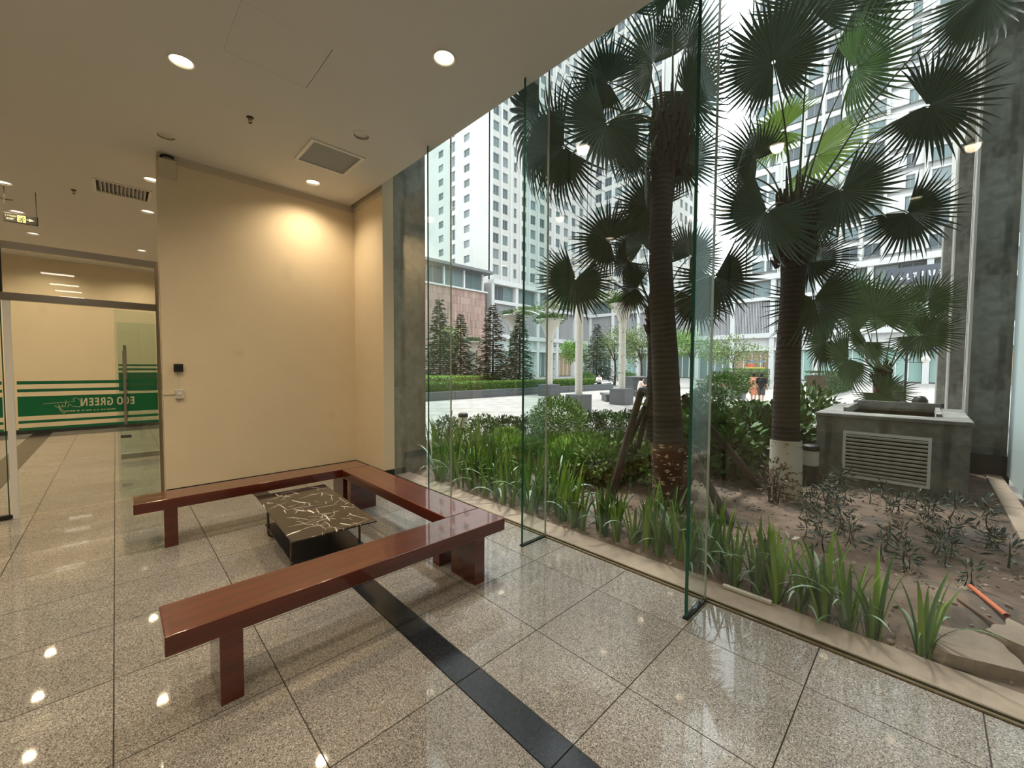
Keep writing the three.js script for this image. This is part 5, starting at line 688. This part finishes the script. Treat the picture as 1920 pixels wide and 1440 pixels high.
{
  const rows = (n, y0 = 21.4) => Array.from({ length: n }, (_, i) => y0 + 3.1 * i);
  const t1 = thing('apartment_tower', 'pale apartment tower with small punched windows behind the terracotta wall', 'building', [53, PY, -60.7]);
  obj('core', [span(0.6, 31.4, 0, 92, -46, -0.6)], M.facadePale, t1);
  { const w = []; for (const y of rows(14)) { w.push([46 - 7.3, y, 1.9, 1.5, 1], [46 - 16.6, y, 1.8, 1.5, 1], [46 - 11.9, y - 0.2, 1.2, 2.2, 0, 0.3]); } face(t1, V(0, 0, -46), -Math.PI / 2, 46, 0, 92, w, M.facade, 1201); }
  { const w = [], us = [[1.6, 1.7], [4.1, 1.5], [7.0, 0.8], [9.6, 1.5], [12.4, 1.7], [15.4, 1.6], [18.2, 0.8], [20.8, 1.7], [23.8, 1.7], [26.8, 1.5], [29.8, 1.6]]; for (const y of rows(22)) for (const [u, ww] of us) w.push([u, y, ww, 1.9, 0]); face(t1, V(0, 0, 0), 0, 32, 0, 92, w, M.facade, 1202);
    for (const u of [0.3, 2.85, 5.6, 8.3, 11.0, 13.9, 16.9, 19.4, 22.3, 25.3, 28.3, 31.3]) obj('pier', [span(u - 0.22, u + 0.22, 18, 92, 0, 0.4)], M.facadePale, t1); }
  const t2 = thing('apartment_tower', 'taller grid windowed apartment tower behind the tall propped palm', 'building', [85, PY, -41]);
  obj('core', [span(0.6, 18, 0, 108, -19.2, -0.6)], M.facadePale, t2);
  { const w = [], us = [[18.3, 1.9], [15.6, 1.9], [13.0, 1.8], [10.8, 0.8], [8.9, 1.9], [6.1, 1.9], [3.4, 1.8]]; for (const y of rows(27)) for (const [u, ww] of us) w.push([u, y, ww, 1.95, 0]); face(t2, V(0, 0, -19.7), -Math.PI / 2, 19.7, 0, 108, w, M.facade, 1203); for (const u of [0.9, 2.0, 4.8, 7.6, 11.9, 14.3, 17.0, 19.4]) obj('pier', [span(-0.4, 0, 18, 108, -19.7 + u - 0.2, -19.7 + u + 0.2)], M.facadePale, t2); }
  { const w = []; for (const y of rows(27)) for (const u of [9.5, 12.2, 15.0]) w.push([u, y, 1.5, 1.9, 0]); face(t2, V(0, 0, 0), 0, 18, 0, 108, w, M.facade, 1204); }
  const t3 = thing('apartment_tower', 'white apartment tower with wide windows behind the palm with the whitewashed foot', 'building', [85, PY, -24.5]);
  obj('core', [span(0.6, 20, 0, 86, 0.6, 43)], M.facadePale, t3);
  { const w = [], us = [2.1, 3.9, 7.0, 9.8, 12.4, 15.1, 17.8, 20.4, 21.8, 25.0, 28.0, 31.0]; for (const y of rows(20, 20.6)) for (const u of us) w.push([u, y, u === 3.9 || u === 21.8 ? 1.0 : 2.0, 1.9, 0]); face(t3, V(0, 0, 0), -Math.PI / 2, 43, 0, 86, w, M.facadePale, 1205); for (const u of [0.5, 5.4, 8.4, 11.1, 13.8, 16.5, 19.1, 23.4, 26.5, 29.5]) obj('pier', [span(-0.35, 0, 18, 86, u - 0.2, u + 0.2)], M.facade, t3); }
  { const w = []; for (const y of rows(15, 20.6)) for (const u of [3, 8, 13]) w.push([u, y, 1.8, 1.9, 0]); face(t3, V(20, 0, 0), Math.PI, 20, 0, 86, w, M.facadePale, 1206); }
  // shopping podium, two wings meeting in the inner corner
  const louvreMat = std({ color: lin(0.50, 0.50, 0.50), roughness: 0.5, metalness: 0.3 }), shop = [std({ color: lin(0.10, 0.16, 0.15), roughness: 0.1 }), std({ color: lin(0.28, 0.42, 0.38), roughness: 0.15 }), std({ color: lin(0.32, 0.24, 0.15), roughness: 0.3 })];
  const wing = (label, origin, turn, bays, seed) => {
    const o = thing('shopping_podium', label, 'building', [origin.x, PY, origin.z], turn), W = bays * 6.2, r = rng(seed);
    obj('back_wall', [span(0, W, 0, 17.6, -3.9, -1.0)], std({ color: lin(0.45, 0.45, 0.44), roughness: 0.8 }), o);
    for (const [y0, y1, d] of [[17.2, 18.1, 0.5], [13.7, 14.3, 0.35], [7.3, 8.1, 0.5], [5.1, 5.5, 0.2]]) obj('ledge', [span(0, W, y0, y1, -1.0, d)], M.facadePale, o);
    for (let b = 0; b <= bays; b++) obj('pier', [span(b * 6.2 - 0.35, b * 6.2 + 0.35, 0, 17.2, -1.0, 0.3)], M.facadePale, o);
    for (let b = 0; b < bays; b++) { const u = b * 6.2 + 3.1;
      for (const s of [-1, 1]) { const w = obj('window', windowGeometry(2.5, 2.6, 0), [winGlass[Math.floor(r() * 4)], winFrame], o); w.position.set(u + s * 1.36, 15.75, -0.6); }
      const sl = []; for (let k = 0; k < 22; k++) sl.push(box(0.09, 5.5, 0.25, u - 2.6 + k * 0.248, 10.9, -0.2)); const L = obj('louvre_panel', sl, louvreMat, o, 'grey vertical louvre blades'); L.userData.kind = 'stuff'; obj('louvre_back', [span(u - 2.7, u + 2.7, 8.1, 13.7, -0.7, -0.6)], std({ color: lin(0.34, 0.35, 0.36), roughness: 0.8 }), o);
      const k = Math.floor(r() * 3); obj('shop_window', [span(u - 2.7, u + 2.7, 0.2, 5.0, -0.75, -0.65)], shop[k], o); for (const s of [-1.35, 0, 1.35]) obj('shop_mullion', [span(u + s - 0.05, u + s + 0.05, 0.2, 5.0, -0.65, -0.55)], M.white, o);
      obj('shop_fascia', [span(u - 2.7, u + 2.7, 5.5, 7.3, -0.5, -0.35)], r() < 0.5 ? M.facadePale : std({ color: lin(0.45, 0.52, 0.50), roughness: 0.6 }), o);
    }
    return o;
  };
  wing('pale shopping podium below the first tower with louvre panels', V(49.5, 0, -56), 0, 5, 1301);
  wing('pale shopping podium across the plaza with louvre panels and shop windows', V(80.5, 0, -56), -Math.PI / 2, 13, 1302);
  const tw = thing('terracotta_block', 'low terracotta clad block with a glazed cafe storey on its roof', 'building', [47, PY, -55]);
  obj('cladding', [span(-38, 0, 0, 15.0, -14, 0)], M.terracotta, tw, 'pinkish terracotta cladding'); obj('cafe_floor', [span(-38, 0.4, 15.0, 15.25, -14, 0.3)], M.facadePale, tw);
  for (let i = 0; i < 9; i++) { const w = obj('window', windowGeometry(3.7, 3.0, 0), [winGlass[i % 3], winFrame], tw); w.position.set(-2.3 - i * 4.1, 16.75, -0.6); obj('mullion', [span(-0.35 - i * 4.1, -0.1 - i * 4.1, 15.25, 18.3, -0.7, -0.3)], M.white, tw); }
  obj('roof', [span(-38.6, 1.0, 18.3, 18.75, -14, 1.1)], std({ color: lin(0.16, 0.17, 0.17), roughness: 0.7 }), tw, 'flat dark roof edge'); obj('cafe_core', [span(-38, -0.1, 15.25, 18.3, -13, -1.2)], std({ color: lin(0.12, 0.12, 0.12), roughness: 0.8 }), tw);
  // signs on the podium
  { const o = thing('dark_shop_sign', 'dark sign board with broken white letters high on the podium', 'sign', [79.4, 14.7, -1.4], -Math.PI / 2), c = document.createElement('canvas'); c.width = 1024; c.height = 320; const k = c.getContext('2d'), r = rng(1401); k.fillStyle = '#4b5058'; k.fillRect(0, 0, 1024, 320); k.strokeStyle = '#f0f2f4'; k.lineWidth = 26; k.lineCap = 'round';
    for (const [x, y, p] of [[120, 190, [[-14, -50], [6, -10], [20, 50]]], [250, 190, [[0, -26], [2, 26], [20, 20]]], [360, 185, [[0, -46], [-6, 40], [24, 44]]], [470, 170, [[-14, -36], [14, -36], [4, 30]]], [590, 160, [[0, -40], [0, 34]]], [690, 165, [[-6, -46], [12, 40]]], [760, 165, [[0, -44], [0, 36]]], [850, 150, [[16, -46], [-4, -10], [18, 20], [-14, 34]]], [945, 140, [[14, -40], [-10, -10], [-6, 28], [18, 30]]]]) { k.beginPath(); p.forEach(([dx, dy], i) => (i ? k.lineTo(x + dx, y + dy) : k.moveTo(x + dx, y + dy))); k.stroke(); }
    const t = new THREE.CanvasTexture(c); t.colorSpace = THREE.SRGBColorSpace; const g = new THREE.BoxGeometry(6.6, 2.3, 0.06); obj('board', g, std({ map: t, roughness: 0.6 }), o); obj('bracket', [box(6.4, 0.12, 1.1, 0, -1.0, -0.55)], M.darkMetal, o); }
  { const o = thing('blue_shop_sign', 'long blue shop sign above the teal shop front', 'sign', [79.8, 4.6, -0.4], -Math.PI / 2), c = document.createElement('canvas'); c.width = 512; c.height = 96; const k = c.getContext('2d'); k.fillStyle = '#2b4a96'; k.fillRect(0, 0, 512, 96); k.strokeStyle = '#cfdcf0'; k.lineWidth = 11; for (let i = 0; i < 17; i++) { if (i === 5 || i === 12) continue; const x = 46 + i * 25; k.beginPath(); k.moveTo(x, 36); k.lineTo(x + (i % 3) * 5, 62); k.lineTo(x + 11, 40 + (i % 2) * 16); k.stroke(); } const t = new THREE.CanvasTexture(c); t.colorSpace = THREE.SRGBColorSpace; obj('board', new THREE.BoxGeometry(3.9, 0.72, 0.1), std({ map: t, roughness: 0.5 }), o); obj('bracket', [box(3.6, 0.1, 0.6, 0, 0.2, -0.3)], M.darkMetal, o); }
  { const o = thing('striped_banner', 'red and yellow shop banner at street level behind the plaza hedge', 'banner', [79.6, 1.2, -21.0], -Math.PI / 2); [[lin(0.6, 0.10, 0.05), 0.95, 1.3, 0.45, -0.8], [lin(0.75, 0.55, 0.10), 0.5, 3.0, 0.18, 0], [lin(0.7, 0.66, 0.5), 0.1, 2.6, 0.16, 0], [lin(0.16, 0.20, 0.30), 1.6, 3.0, 0.3, 0]].forEach(([c, y, w, h, x]) => obj('stripe', [box(w, h, 0.08, x, y, 0)], std({ color: c, roughness: 0.7 }), o)); obj('stand', [rod(V(-1.3, -1.6, -0.1), V(-1.3, 2.0, -0.1), 0.05), rod(V(1.3, -1.6, -0.1), V(1.3, 2.0, -0.1), 0.05)], M.darkMetal, o); }
}
renderer.render(scene, camera);
